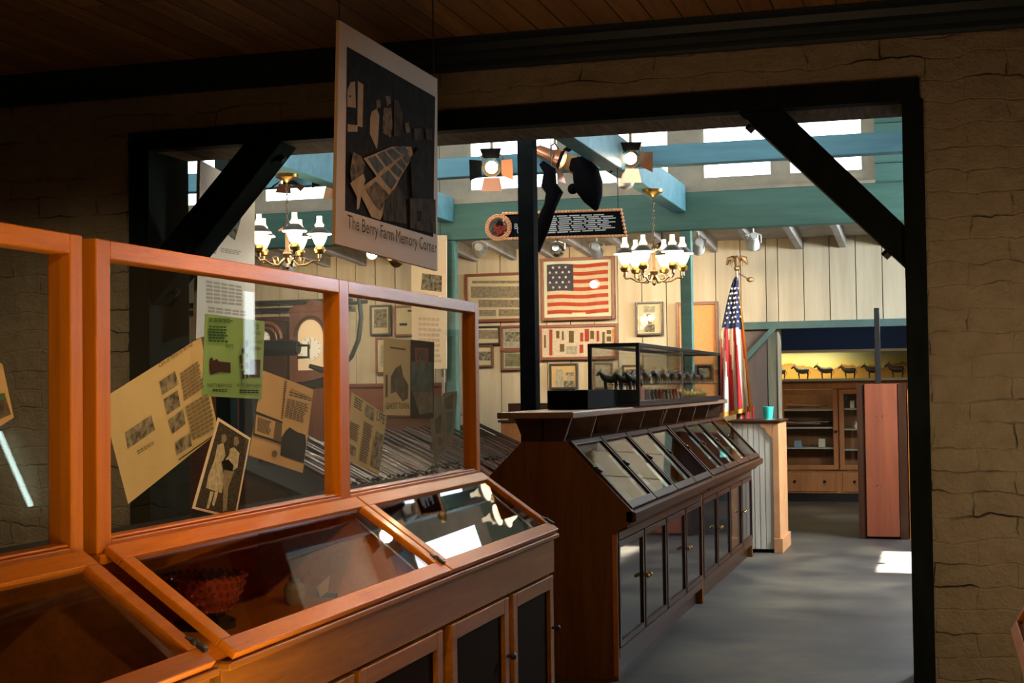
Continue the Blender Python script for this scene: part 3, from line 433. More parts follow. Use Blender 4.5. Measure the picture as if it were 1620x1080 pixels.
 'inner1': ('Y', 14.16, (-3.2376, 1.5043), [(-0.0757, 0.1114), (0.0791, 0.1088), (0.0757, -0.1114), (-0.0791, -0.1094)], [('p', 'photo_light2', [(-0.0503, 0.0857), (0.053, 0.084), (0.0504, -0.0796), (-0.0528, -0.0782)])]),
 'inner2': ('Y', 14.16, (-2.9425, 1.5093), [(-0.0753, 0.0763), (0.0777, 0.0738), (0.0753, -0.0763), (-0.0777, -0.0742)], [('p', 'photo', [(-0.0566, 0.0509), (0.0582, 0.0491), (0.0566, -0.051), (-0.0581, -0.0494)])]),
 'inner3': ('Y', 14.16, (-2.2224, 1.5139), [(-0.0702, 0.0659), (0.0724, 0.0636), (0.0701, -0.0659), (-0.0724, -0.0639)], [('p', 'photo', [(-0.0518, 0.0471), (0.0535, 0.0454), (0.052, -0.041), (-0.0533, -0.0395)])]),
 'orange_panel': ('Y', 14.16, (-2.2854, 1.6592), [(-0.1592, 0.5196), (0.1767, 0.51), (0.1587, -0.5196), (-0.1767, -0.5169)], []),
}

# ================================================================ NEAR SHOWCASES (orange wood)
def slope_frame(P, Q, y0, y1, wd, th, wq=None):
    """flat wooden sash between the upper edge P=(x,z) and the lower edge Q=(x,z) and from y0 to y1; returns frame and pane"""
    d = Vector((Q[0]-P[0],0,Q[1]-P[1])); L = d.length; d.normalize(); n = Vector((-d.z,0,d.x)); n = n if n.z > 0 else -n
    wq = wq or wd
    def slab(a0,a1,b0,b1,lo,hi):
        vs = []
        for lift in (lo, hi):
            for a, y in ((a0,b0),(a1,b0),(a1,b1),(a0,b1)):
                p = Vector((P[0],0,P[1]))+d*a+n*lift; vs.append((p.x,y,p.z))
        return vs, [(0,3,2,1),(4,5,6,7),(0,1,5,4),(1,2,6,5),(2,3,7,6),(3,0,4,7)]
    f = MB(); f.add(*slab(0,wd,y0,y1,0,th)); f.add(*slab(L-wq,L,y0,y1,0,th)); f.add(*slab(wd,L-wq,y0,y0+wd,0,th)); f.add(*slab(wd,L-wq,y1-wd,y1,0,th))
    g = MB(); g.add(*slab(wd,L-wq,y0+wd,y1-wd,th*.35,th*.35+.004))
    return f, g, d, n
def latch(p, parent):
    m = MB(); m.ball(p, .014, 10); m.bar((p[0]-.02,p[1],p[2]+.012),(p[0]+.03,p[1]+.0,p[2]-.012),.018,.012)
    return m.build('latch', 'iron', parent, world=True, smooth=True)
def near_case(label, y0, y1, lids, doors):
    rt = thing('display_case', label, 'display case', (-2.0,(y0+y1)/2,0), 0)
    b = B(-2.28,-1.60,y0,y1,.09,.70); b.box(-2.22,-1.66,y0+.02,y1-.02,0,.09)
    b.box(-1.60,-1.575,y0,y1,.625,.785)
    for a in (y0, y1-.03): b.prism([(-2.28,.70),(-1.60,.70),(-1.60,.76),(-1.90,.995),(-2.28,.995)], a, a+.03)
    b.box(-2.28,-2.25,y0+.03,y1-.03,.70,.995)
    b.build('body', 'case_wood', rt, world=True, bevel=.002)
    B(-2.25,-1.605,y0+.03,y1-.03,.701,.706).build('display_floor', 'orange_wood', rt, world=True)
    B(-2.25,-2.245,y0+.03,y1-.03,.706,.99).build('lining', 'orange_wood', rt, world=True)
    for (a, c) in lids[1:]:
        MB().prism([(-2.24,.70),(-1.61,.70),(-1.61,.75),(-1.90,.98),(-2.24,.98)], a-.01, a+.01).build('divider', 'orange_wood', rt, world=True)
    t = B(-2.28,-1.965,y0,y1,.996,1.012); t.build('back_ledge', 'dark_cloth', rt, world=True)
    t = B(-1.60,-1.552,y0-.004,y1+.004,.768,.786); t.build('lip', 'case_wood', rt, world=True, bevel=.004)
    t = B(-1.963,-1.885,y0,y1,.998,1.022); t.build('ledge_rail', 'orange_wood', rt, world=True, bevel=.003)
    for (a, c) in lids:
        f, g, d, n = slope_frame((-1.895,1.024),(-1.56,.788), a+.006, c-.006, .05, .022)
        fo = f.build('lid', 'orange_wood', rt, world=True, bevel=.003); g.build('pane', 'glass', fo, world=True)
        latch((-1.60,c-.012,.84), fo)
    for (a, c) in doors:
        f = MB(); X0, X1 = -1.60, -1.572; q = .055
        f.box(X0,X1,a,a+q,.11,.615); f.box(X0,X1,c-q,c,.11,.615); f.box(X0,X1,a+q,c-q,.11,.11+q); f.box(X0,X1,a+q,c-q,.615-q,.615)
        fo = f.build('door', 'case_wood', rt, world=True, bevel=.003)
        B(-1.592,-1.588,a+q,c-q,.11+q,.615-q).build('panel', 'dark_panel', fo, world=True)
        m = MB(); m.tube([(-1.575,c-.03,.40),(-1.555,c-.03,.40)], .006, 8); m.ball((-1.548,c-.03,.40), .013, 10)
        m.build('knob', 'iron', fo, world=True, smooth=True)
    # upright glazed screen on top
    fr = MB(); X0, X1 = -1.955, -1.895; z0, z1 = 1.022, 1.762
    stiles = [(y0,y0+.062),(y1-.05,y1)] + ([((4.42),(4.50))] if y0 > 2.5 else [])
    for (a, c) in stiles: B(X0,X1,a,c,z0,z1).build('screen_stile', 'orange_wood_z', rt, world=True, bevel=.003)
    segs = sorted(stiles)
    for (p, q) in zip(segs[:-1], segs[1:]):
        a, c = p[1], q[0]
        r = MB(); r.box(X0,X1,a,c,z0,z0+.028); r.box(X0+.01,X1-.008,a,c,z0+.028,z0+.036); r.box(X0,X1,a,c,z1-.045,z1)
        ro = r.build('screen_rails', 'orange_wood', rt, world=True, bevel=.003)
        B(-1.928,-1.923,a,c,z0+.036,z1-.045).build('pane', 'glass', ro, world=True)
    return rt
near_case('orange wooden showcase with slanted glass lids and a tall glass screen full of brochures', 2.985, 5.92,
          [(3.0,4.52),(4.52,5.905)], [(3.03,3.75),(3.79,4.49),(4.58,5.24),(5.30,5.89)])
near_case('orange wooden showcase at the left edge, nearest the camera', .6, 2.93, [(.62,1.76),(1.76,2.915)], [(.65,1.3),(1.4,2.1),(2.2,2.88)])
# a showcase standing against the right side of the aisle: only its corner is seen
rt = thing('display_case', 'corner of a showcase with a slanting wooden edge at the bottom right', 'display case', (.5,3.2,0))
b = B(.22,1.0,1.6,4.3,.09,.66); b.box(.28,.96,1.65,4.25,0,.09)
for a in (1.6,4.27): b.prism([(1.0,.66),(.22,.66),(.20,.69),(.46,1.16),(1.0,1.16)], a, a+.03)
b.box(.97,1.0,1.63,4.27,.66,1.16); b.build('body', 'case_wood', rt, world=True)
B(.46,1.0,1.6,4.3,1.161,1.18).build('top', 'striped_trim', rt, world=True)
for a, c in ((1.6,3.56),(3.58,4.3)):
    f, g, d, n = slope_frame((.45,1.165),(.185,.695), a, c, .035, .02)
    fo = f.build('lid', 'orange_wood', rt, world=True, bevel=.003); g.build('pane', 'glass', fo, world=True)
B(.24,.95,1.66,4.25,.70,.72).build('display_board', 'striped_trim', rt, world=True)

# ---- things lying inside the near case
def bowl(loc):
    rt = thing('beaded_basket', 'round basket of red and amber glass beads inside the near showcase', 'basket', loc)
    m = MB(); m.lathe([(.05,0),(.06,.004),(.085,.03),(.105,.07),(.118,.115),(.112,.115),(.098,.07),(.078,.035),(.05,.012)], n=40)
    m.build('basket', 'copper_glass', rt, smooth=True)
    bd = MB()
    for j in range(5):
        for k in range(30):
            t = 2*math.pi*(k+.5*(j % 2))/30; r_ = [.075,.092,.105,.114,.119][j]; bd.ball((r_*math.cos(t),r_*math.sin(t),[.02,.045,.07,.093,.116][j]), .0085, 6)
    o = bd.build('beads', 'copper_glass', rt, smooth=True)
    bt = MB()
    for k in range(14): t = k*2.4; bt.ball((.07*math.cos(t)*(k/14)**.5,.07*math.sin(t)*(k/14)**.5,.10+.008*(k % 3)), .014, 8)
    bt.build('bead_heap', 'copper_glass', rt, smooth=True)
bowl((-2.09,3.86,.742))
bowl_stand = MB().lathe([(.09,0),(.09,.02),(.06,.034),(.06,.035)], (-2.09,3.86,.707), 24); tag(bowl_stand.build('round_stand', 'gloss_black', smooth=True), 'low round black stand under the beaded basket', 'stand')
m = MB(); m.lathe([(.028,0),(.034,.01),(.036,.05),(.03,.066),(.018,.074),(.018,.085),(.022,.088)], (-2.02,4.33,.707), 24)
o = tag(m.build('small_jar', 'lamp_white', smooth=True), 'small pale round jar beside the beaded basket', 'jar'); o.data.materials[0] = MT['photo_light2']
rt = thing('paper_tag', 'cream paper tag leaning on a small black stand inside the near showcase', 'tag', (-1.98,4.52,.707))
MB().box(-.03,.03,-.02,.02,0,.012).build('stand', 'gloss_black', rt)
m = MB(); m.bar((-.02,-.05,.02),(.03,.06,.085),.045,.002,(1,0,0)); m.build('card', 'cream_card', rt)
rt = thing('lamp_glint', 'round brass piece with a bright face, standing in for a lamp reflection on the near showcase', 'glint', (-1.90,4.83,.752), 0)  # brass disc added to imitate a lamp's reflection in the lid glass
m = MB(); m.tube([(0,.012,0),(0,-.010,0)], .026, 24); m.tube([(0,0,.026),(0,0,.04)], .005, 8); m.build('case', 'brass', rt, smooth=True)
MB().tube([(0,-.0095,0),(0,-.0125,0)], .021, 24).build('face', 'lamp_white', rt)
MB().prism([(-.02,-.045),(.02,-.045),(.012,-.024),(-.012,-.024)], -.012, .012).build('holder', 'gloss_black', rt)
# things in the left-hand case
rt = thing('leather_pouch', 'tan leather pouch in the showcase at the left edge', 'pouch', (-1.95,2.55,.742))
MB().ball((0,0,0), .1, 16, (.5,1,.35)).build('bag', 'tan_paper', rt, smooth=True); MB().box(-.052,-.02,-.06,.06,0,.04).build('flap', 'tan_paper', rt)
TOYCOL = ['frame_red','berry','green_ink','teal_cup','brass','photo_brown','frame_orange','blue_card']
for k in range(9):
    yy = 1.9+.105*k; xx = -1.74-.05*(k % 3); c = TOYCOL[k % 8]
    m = MB(); m.lathe([(.02,0),(.024,.02),(.018,.045),(.008,.06),(.008,.07),(.013,.075),(.013,.085)], (0,0,0), 14)
    o = m.build('trinket', c, smooth=True); o.location = (xx,yy,.707); o.scale = (1,1,.8+.06*(k % 4))
    tag(o, 'small coloured trinket lying among others in the dark left-hand showcase', 'trinket', 'trinkets in the left-hand showcase')
m = MB(); m.box(-1.66,-1.62,2.2,2.85,.707,.722); tag(m.build('cloth_strip', 'cream_trim'), 'narrow pale cloth strip along the front of the left-hand showcase', 'cloth')

# ================================================================ MIDDLE SHOWCASES (double sided, dark)
def mid_case(y0, y1):
    rt = thing('slanted_showcase', '', 'display case', (-1.85,(y0+y1)/2,0)); yc = (y0+y1)/2
    Lp = [(-2.20,.10),(-1.52,.10),(-1.52,.70),(-1.455,.72),(-1.455,.735),(-1.80,1.045),(-1.96,1.055),(-2.20,.84)]
    full = [(-2.20,.0),(-1.50,.0),(-1.50,.70),(-1.42,.75),(-1.42,.80),(-1.745,1.135),(-1.965,1.135),(-2.20,.90)]
    b = MB().prism(Lp, y0+.03, y1-.03); b.box(-2.15,-1.54,y0+.03,y1-.03,0,.10)
    b.build('body', 'dark_wood', rt, world=True)
    for a in (y0, y1-.03): MB().prism(full, a, a+.03).build('end_panel', 'end_wood', rt, world=True, bevel=.003)
    # rails above and below the lids, base board
    s = MB(); s.prism([(-1.43,.745),(-1.405,.755),(-1.405,.795),(-1.43,.805),(-1.455,.80),(-1.455,.75)], y0, y1); s.box(-1.52,-1.495,y0+.03,y1-.03,.66,.70)
    s.build('sill', 'dark_wood', rt, world=True, bevel=.003)
    s = MB(); s.box(-1.765,-1.735,y0+.03,y1-.03,1.08,1.135); s.box(-1.965,-1.765,y0+.03,y1-.03,1.115,1.135); s.build('top_rail', 'dark_wood', rt, world=True)
    B(-1.525,-1.498,y0+.03,y1-.03,.10,.145).build('base_rail', 'dark_wood', rt, world=True)
    n = 4; pw = (y1-y0-.02)/n
    for k in range(n):
        a = y0+.01+pw*k; c = a+pw
        if k: MB().prism([(-1.455,.74),(-1.455,.787),(-1.738,1.10),(-1.79,1.046)], a-.008, a+.008).build('divider', 'orange_wood', rt, world=True)
        f, g, d, nn = slope_frame((-1.738,1.125),(-1.438,.805), a+.012, c-.012, .028, .018, .04)
        fo = f.build('lid', 'dark_wood', rt, world=True, bevel=.002); g.build('pane', 'glass', fo, world=True)
        latch((-1.60,a+.014,1.0), fo)
        # lower glazed door
        f = MB(); X0, X1, q = -1.52, -1.494, .032; a2, c2 = a+.014, c-.014
        f.box(X0,X1,a2,a2+q,.15,.655); f.box(X0,X1,c2-q,c2,.15,.655); f.box(X0,X1,a2+q,c2-q,.15,.15+q); f.box(X0,X1,a2+q,c2-q,.655-q,.655)
        fo = f.build('door', 'dark_wood_z', rt, world=True, bevel=.003)
        B(-1.508,-1.504,a2+q,c2-q,.15+q,.655-q).build('pane', 'dark_glass', fo, world=True)
        m = MB(); yk = c2-.022 if k % 2 == 0 else a2+.022; m.tube([(-1.495,yk,.42),(-1.478,yk,.42)], .005, 8); m.ball((-1.472,yk,.42), .011, 10)
        m.build('knob', 'brass', fo, world=True, smooth=True)
    # flared support and dividers under the slab
    f = MB()
    for a in (y0+.0, y1-.03): f.prism([(-1.955,1.136),(-1.755,1.136),(-1.715,1.246),(-2.0,1.246)], a, a+.03)
    f.prism([(-1.95,1.136),(-1.87,1.136),(-1.87,1.246),(-1.99,1.246)], y0+.03, y1-.03)
    f.build('slab_support', 'dark_wood', rt, world=True)
    B(-1.862,-1.852,y0-.003,y0,1.14,1.245).build('gap_shade', 'matte_black', rt, world=True)  # black strip on the support's face, painting the shade of a gap
    B(-1.522,-1.502,y0-.004,y0,.02,.69).build('edge_strip', 'case_wood_x', rt, world=True)
    for k in range(4):
        a = y0+(k+.98)*(y1-y0)/4.0-.05
        MB().prism([(-1.87,1.136),(-1.758,1.136),(-1.722,1.246),(-1.87,1.246)], a, a+.012).build('shelf_divider', 'slab_wood', rt, world=True)
    B(-2.065,-1.685,y0-(.08 if y0 < 7 else 0),y1,1.247,1.277).build('slab', 'slab_wood', rt, world=True, bevel=.005)
    return rt
c1 = mid_case(6.80, 9.35); c1['label'] = 'dark double-sided showcase, the nearer one beside the aisle, brown end panel facing the camera'; 
c2 = copy_tree(c1); c2.location = (c1.location.x, c1.location.y+2.555, 0); c2['label'] = 'slanted wooden showcase continuing behind the nearer dark one, ending at the white panelled box'
# the slab of the second case has no overhang at its near end
for k in kids(c2):
    if k.name.startswith('slab') and 'support' not in k.name:
        me = k.data.copy(); k.data = me
        for v in me.vertices:
            if v.co.y < -1.30: v.co.y += .08
# display sheets inside the eight slanted compartments
DS = [('grey_card','pale_card'),('grey_card','photo_light2'),('pale_card','grey_card'),('grey_card','grey_card'),('pale_card','photo_sand'),('blue_card','pale_card'),('pale_card','blue_card'),('pale_card','grey_card')]
WHERE = ['first','second','third','fourth','fifth','sixth','seventh','farthest']
sd = Vector((.345,0,-.31)).normalized(); sn = Vector((.31,0,.345)).normalized()
for k in range(8):
    a = 6.81+(2.555 if k > 3 else 0)+(k % 4)*.6325; yc = a+.316
    rt = thing('display_sheet', '%s slanted display sheet from the near end of the dark showcases' % WHERE[k], 'display', (-1.6275,yc,.89))
    def slab(m, u0,u1,v0,v1,h):   # u along y, v down the slope (0 = middle), h above the board
        vs = []
        for hh in (h, h+.002):
            for u, v in ((u0,v0),(u1,v0),(u1,v1),(u0,v1)): p = sd*v+sn*(hh+.002); vs.append((p.x,u,p.z))
        m.add(vs, [(0,3,2,1),(4,5,6,7),(0,1,5,4),(1,2,6,5),(2,3,7,6),(3,0,4,7)])
    m = MB(); slab(m,-.285,.285,-.195,.195,0); m.build('sheet', DS[k][0], rt)
    for j in range(3 if k != 3 else 0):
        m = MB(); u = -.26+.18*j; v = -.16+.06*((j*2+k) % 4); slab(m,u,u+.15,v,v+.17,.004+.001*j); m.build('print', [DS[k][1],'care_paper','photo_sepia','pale_card','photo_olive','white_paper'][(j+k) % 6], rt)
        m = MB(); slab(m,u+.02,u+.13,v+.02,v+.09,.0075+.001*j); m.build('print', ['photo','photo_brown','photo_dark'][(j+k) % 3], rt)
    if k not in (3,):
        m = MB(); slab(m,-.25,.24,.13,.175,.003); slab(m,-.25,.1,-.185,-.17,.003); m.build('caption', 'white_paper', rt)

# ---- low glass vitrine with mule teams, on the slab
rt = thing('glass_vitrine', 'long black-framed glass vitrine standing on the dark showcase slab', 'display case', (-1.81,9.8,1.278))
X0, X1, Y0, Y1, Z0, Z1 = -1.965, -1.66, 8.2, 11.4, 1.278, 1.645; t = .022
f = MB(); f.box(X0,X1,Y0,Y1,Z0,Z0+.012)
for x in (X0,X1-t):
    for y in (Y0,Y1-t): f.box(x,x+t*1.0,y,y+t,Z0+.012,Z1-t)
    f.box(x,x+t,Y0,Y1,Z1-t,Z1); f.box(x,x+t,Y0+t,Y1-t,Z0+.012,Z0+.012+t)
for y in (Y0,Y1-t): f.box(X0+t,X1-t,y,y+t,Z1-t,Z1); 
f.box(X0+t,X1-t,Y1-t,Y1,Z0+.012,Z0+.03)
fo = f.build('frame', 'gloss_black', rt, world=True, bevel=.002)
B(X1-.01,X1-.004,9.66,9.69,Z0+.03,Z1-t).build('glass_joint', 'chrome', rt, world=True)
p = MB(); p.box(X1-.012,X1-.009,Y0+t,9.66,Z0+.03,Z1-t); p.build('side_pane', 'glass', rt, world=True)
p = MB(); p.box(X1-.012,X1-.009,9.69,Y1-t,Z0+.03,Z1-t); p.build('side_pane', 'glass', rt, world=True)
p = MB(); p.box(X0+.009,X0+.012,Y0+t,Y1-t,Z0+.03,Z1-t); p.build('rear_pane', 'glass', rt, world=True)
p = MB(); p.box(X0+t,X1-t,Y0+.01,Y0+.013,Z0+.012,Z1-t); p.build('front_pane', 'glass', rt, world=True)
p = MB(); p.box(X0+t,X1-t,Y0+t,Y1-t,Z1-.012,Z1-.008); p.build('top_pane', 'glass', rt, world=True)
B(X0+t+.002,X1-t-.002,8.62,11.36,1.402,1.408).build('shelf', 'glass_grey', rt, world=True)
B(X0+t+.004,X1-t-.004,8.30,8.62,1.292,1.375).build('plinth', 'grey_metal', rt, world=True)
tag(B(-2.0,-1.78,7.42,8.12,1.278,1.378).build('flat_box', 'matte_black', bevel=.004), 'flat black box on the slab in front of the glass vitrine', 'box')
# mules: one small figure, copied
def mule(mat, name='mule_figurine'):
    m = MB()
    m.tube([(-.50,0,.62),(-.46,0,.66),(-.30,0,.66),(0,0,.62),(.26,0,.66),(.40,0,.72),(.55,0,.86),(.66,0,.98),(.72,0,1.0),(.86,0,.90),(.94,0,.84)],
           [.06,.19,.24,.235,.23,.19,.14,.105,.11,.08,.05], 10)
    for x, y in ((-.38,.09),(-.38,-.09),(.27,.08),(.27,-.08)):
        k = .05 if x > 0 else -.05
        m.tube([(x,y,.60),(x+k,y,.33),(x+.2*k,y,.06),(x+.6*k,y,0)], [.10,.058,.042,.055], 7)
    for y in (.045,-.045): m.tube([(.66,y,1.04),(.64,y*1.5,1.16),(.63,y*1.6,1.26)], [.022,.03,.006], 6)
    m.tube([(-.5,0,.68),(-.60,0,.56),(-.62,0,.32)], [.025,.03,.012], 6); m.ball((.45,0,.84), .06, 8, (2,.5,.8))
    o = m.build(name, mat, smooth=True); return o
pr_ = mule('mule_dark'); first = True
def put_mule(x, y, z, s, rz, label, group=None, mat=None):
    global first
    o = pr_ if first else pr_.copy()
    if not first: C.objects.link(o)
    first = False
    if mat: o.data = GOLD.data
    o.location = (x,y,z); o.scale = (s,)*3; o.rotation_euler = (0,0,rz); tag(o, label, 'figurine', group); return o
GOLD = mule('mule_gold')
put_mule(-1.87, 8.36, 1.376, .10, R(225), 'dark mule figurine, nearest one in the glass vitrine')
for k, (x, y) in enumerate(((-1.79,8.40),(-1.73,8.36),(-1.82,8.53),(-1.74,8.52))):
    put_mule(x, y, 1.376, .095, R(228+9*k), 'dark mule figurine in the cluster on the grey plinth of the vitrine', 'mules clustered on the plinth')
for k in range(16):
    put_mule(-1.73-.1*(k % 2), 8.78+.155*k, 1.409, .075, R(262), 'small dark mule on the upper shelf of the glass vitrine', 'mule team on the vitrine shelf')
for k in range(7):
    o = put_mule(-1.735, 10.05+.16*k, 1.291, .07, R(262), 'small gilded mule on the floor of the glass vitrine', 'gilded mules in the vitrine', 'g')
bpy.data.objects.remove(GOLD)
for k in range(10):
    m = MB(); m.lathe([(.018,0),(.02,.03),(.012,.05),(.012,.06),(.015,.066),(.010,.082)], n=10)
    o = m.build('toy_soldier', ['frame_red','photo_mid','mule_dark','photo_olive'][k % 4], smooth=True); o.location = (-1.74,8.72+.125*k,1.291)
    tag(o, 'tiny standing figure in the lower row of the glass vitrine', 'figurine', 'tiny figures in the lower row of the vitrine')

# ================================================================ FLAT THINGS: papers, pictures, boards
def text_mesh(s_, mat, parent, bl, br, y, name='lettering'):
    cu = bpy.data.curves.new('t', 'FONT'); cu.body = s_; cu.resolution_u = 2; ob = bpy.data.objects.new('t', cu); C.objects.link(ob)
    bpy.context.view_layer.update(); me = bpy.data.meshes.new_from_object(ob.evaluated_get(bpy.context.evaluated_depsgraph_get()))
    bpy.data.objects.remove(ob); bpy.data.curves.remove(cu)
    xs_ = [v.co.x for v in me.vertices]; x0, x1 = min(xs_), max(xs_); L = math.hypot(br[0]-bl[0], br[1]-bl[1]); k = L/(x1-x0); a = math.atan2(br[1]-bl[1], br[0]-bl[0])
    for v in me.vertices:
        u, w_ = (v.co.x-x0)*k, v.co.y*k; v.co = (bl[0]+u*math.cos(a)-w_*math.sin(a), y, bl[1]+u*math.sin(a)+w_*math.cos(a))
    me.materials.clear(); me.materials.append(MT[mat]); me.name = name
    o = bpy.data.objects.new(name, me); C.objects.link(o); o.parent = parent; return o
def marks(rt, mm, y0, step=.0004):
    """printed shapes on the sheet, one child per colour block so each lies on its own depth"""
    y = y0
    for t in mm:
        y -= step
        if t[0] == 'p':
            m = MB(); m.add([(p[0],y,p[1]) for p in t[2]], [tuple(range(len(t[2])))]); m.build('printed_picture', t[1], rt)
        elif t[0] == 'l':
            q = [Vector(p) for p in t[2]]; n = t[3]; m = MB(); rnd = random.Random(n*7+len(mm))
            for i in range(n):
                a = (i+.18)/n; c = (i+.78)/n; e = rnd.uniform(.82,1) if n > 2 else 1
                P0, P1 = q[0].lerp(q[3],a), q[1].lerp(q[2],a); P2, P3 = q[1].lerp(q[2],c), q[0].lerp(q[3],c); P1 = P0.lerp(P1,e); P2 = P3.lerp(P2,e)
                segs = 1 if n < 2 else 5
                for j in range(segs):
                    s0, s1 = j/segs, (j+.86)/segs if segs > 1 else 1
                    m.add([(p.x,y,p.y) for p in (P0.lerp(P1,s0),P0.lerp(P1,s1),P3.lerp(P2,s1),P3.lerp(P2,s0))], [(0,1,2,3)])
            m.build('text_lines', t[1], rt)
        else: text_mesh(t[2], t[1], rt, t[3][0], t[3][1], y)
def flat(key, name, label, cat, mat, th=.0015, group=None):
    ax, c, ctr, out, mm = FLATS[key]
    loc = (c, ctr[0], ctr[1]) if ax == 'X' else (ctr[0], c, ctr[1])
    rt = thing(name, label, cat, loc, R(90) if ax == 'X' else 0, group)
    MB().prism(out, 0, th).build('sheet', mat, rt); marks(rt, mm, 0); return rt
flat('care','brochure','large tilted cream leaflet headed Care of Plants on Arrival, stuck inside the glass','leaflet','care_paper')
flat('green','catalog_leaflet','green catalog leaflet with berry drawings, hung behind the glass screen','leaflet','green_paper')
flat('couple','photo_print','tilted black and white photograph of a woman in a skirt and a man standing','photograph','cream_card')
flat('tan','brochure','tilted tan brochure with a dark cluster of berries at its lower right','leaflet','tan_paper')
flat('news','newspaper_clipping','tilted yellowed newspaper page in the right pane of the screen','newspaper','news_paper')
g = flat('ghost_left','folded_brochure','folded brochure, tan front with riders and dark photo page beside it','leaflet','care_paper')
ax, c, ctr, out, mm = FLATS['ghost_right']; c0 = FLATS['ghost_left'][2]
off = (ctr[0]-c0[0], ctr[1]-c0[1]); sh = lambda p: (p[0]+off[0], p[1]+off[1])
MB().prism([sh(p) for p in out], 0, .0015).build('dark_page', 'photo_black', g)
marks(g, [tuple([t[0], t[1]]+[[sh(p) for p in t[2]]]+list(t[3:])) for t in mm], -.0001)
g = flat('faded','folded_brochure','faded half-open brochure standing at the right end of the glass screen','leaflet','faded_paper')
ax, c, ctr, out, mm = FLATS['faded2']; c0 = FLATS['faded'][2]; off = (ctr[0]-c0[0], ctr[1]-c0[1])
MB().prism([sh(p) for p in out], -.002, -.0005).build('second_page', 'faded_paper', g)
marks(g, [tuple([t[0], t[1]]+[[sh(p) for p in t[2]]]+list(t[3:])) for t in mm], -.0022)
flat('left_card','brochure','tan illustrated card at the very left edge, behind the first pane','leaflet','tan_paper')
s = flat('sign','hanging_sign','large hanging photo sign reading The Berry Farm Memory Corner','sign','sign_board',.012)
for yy in (-.46,.50):
    m = MB(); m.tube([(yy,.006,.38 if yy < 0 else .37),(yy,.006,3.11-s.location.z)], .0025, 6); m.build('hanging_wire', 'iron', s)
s = flat('banner_left','text_banner','tall cream text banner behind the left brace, left of the chandelier','banner','cream_card',.02)
for u in (-.25,.25): MB().tube([(u,.01,.40),(u,.01,4.0-s.location.z)], .003, 6).build('hanging_wire', 'iron', s)
s = flat('banner_mid','text_banner','tall cream text banner hanging right of the memory sign, by the teal post','banner','cream_card',.02)
for u in (-.1,.1): MB().tube([(u,.01,.50),(u,.01,4.0-s.location.z)], .003, 6).build('hanging_wire', 'iron', s)
# marquee with rope border and an oval of berries
ax, c, ctr, out, mm = FLATS['marquee']
rt = thing('marquee_sign', 'black text sign with rope border and an oval of red berries at its left end', 'sign', (ctr[0],c,ctr[1]))
MB().prism(out, 0, .02).build('board', 'matte_black', rt); marks(rt, mm, 0)
m = MB(); L = out+[out[0]]
m.tube([(p[0],-.006,p[1]) for p in L], .009, 8)
for i in range(len(out)):
    a, b_ = Vector(L[i]), Vector(L[i+1]); n_ = int((b_-a).length/.022)
    for j in range(n_): p = a.lerp(b_, j/n_); m.ball((p.x,-.010,p.y), .0115, 6)
m.build('rope_border', 'brass', rt).data.materials[0] = MT['rope_peach']
ox, oz = out[0][0]-.035, -.0
m = MB(); m.prism([(ox+.09*math.cos(2*math.pi*k/28), oz+.088*math.sin(2*math.pi*k/28)) for k in range(28)], -.012, .012); m.build('oval', 'rope_peach', rt)
m = MB()
for rr in (.082,.068):
    for k in range(30): t_ = 2*math.pi*k/30; m.ball((ox+rr*math.cos(t_),-.016,oz+rr*math.sin(t_)), .007, 6)
m.build('oval_rope', 'rope_peach', rt)
MB().prism([(ox+.062*math.cos(2*math.pi*k/28), oz+.060*math.sin(2*math.pi*k/28)) for k in range(28)], -.016, -.013).build('oval_field', 'photo_mid2', rt)
m = MB()
for k in range(16): a = k*2.4; r_ = .040*(k/16)**.5; m.ball((ox+.01+r_*math.cos(a),-.02,oz-.01+r_*.85*math.sin(a)), .012, 8)
m.build('berries', 'frame_red', rt, smooth=True)
MB().prism([(ox-.01,oz+.015),(ox+.01,oz+.045),(ox+.035,oz+.035),(ox+.045,oz+.01),(ox+.02,oz+.015)], -.04, -.036).build('leaves', 'photo_black', rt)
for u in (-.3,.35): MB().tube([(u,.01,.08),(u,.01,4.0-ctr[1])], .003, 6).build('hanging_wire', 'iron', rt)
# framed pictures on the rear wall
def framed(key, label, mat, sheet, fw=.03, cat='picture', name='framed_picture', pane=True):
    ax, c, ctr, out, mm = FLATS[key]; rt = thing(name, label, cat, (ctr[0],c,ctr[1]))
    x0, x1 = min(p[0] for p in out), max(p[0] for p in out); z0, z1 = min(p[1] for p in out), max(p[1] for p in out)
    MB().box(x0,x1,0,.012,z0,z1).build('sheet', sheet, rt); marks(rt, mm, 0, .0005)
    f = MB(); a, b_ = -.02, .025
    f.box(x0-fw,x0,a,b_,z0-fw,z1+fw); f.box(x1,x1+fw,a,b_,z0-fw,z1+fw); f.box(x0,x1,a,b_,z0-fw,z0); f.box(x0,x1,a,b_,z1,z1+fw)
    f.build('frame', mat, rt, bevel=.003)
    if pane: MB().box(x0,x1,-.011,-.009,z0,z1).build('pane', 'glass', rt)
    return rt
framed('pan','wide framed set of long sepia landscape photographs left of the black post','frame_redbrown','white_paper')
framed('medals','framed display of ribbons and medals below the framed flag','frame_redbrown','medal_cloth')
framed('poster_s','small dark-framed poster right of the framed flag','frame_black','white_paper',.018)
framed('a1','black-framed wide group photograph under the long landscape pictures','frame_black','white_paper',.02)
framed('b1','brown-framed photograph with white mount beside the black post','frame_redbrown','photo_light2',.026)
framed('c1','small framed landscape photo at the right end of the glass screen','frame_brown','white_paper',.02)
framed('d1','small framed olive-toned photograph, lowest beside the black post','frame_brown','photo_light2',.02)
framed('port','black-framed portrait of a person in a round hat, under the medals','frame_black','tan_paper',.02).children
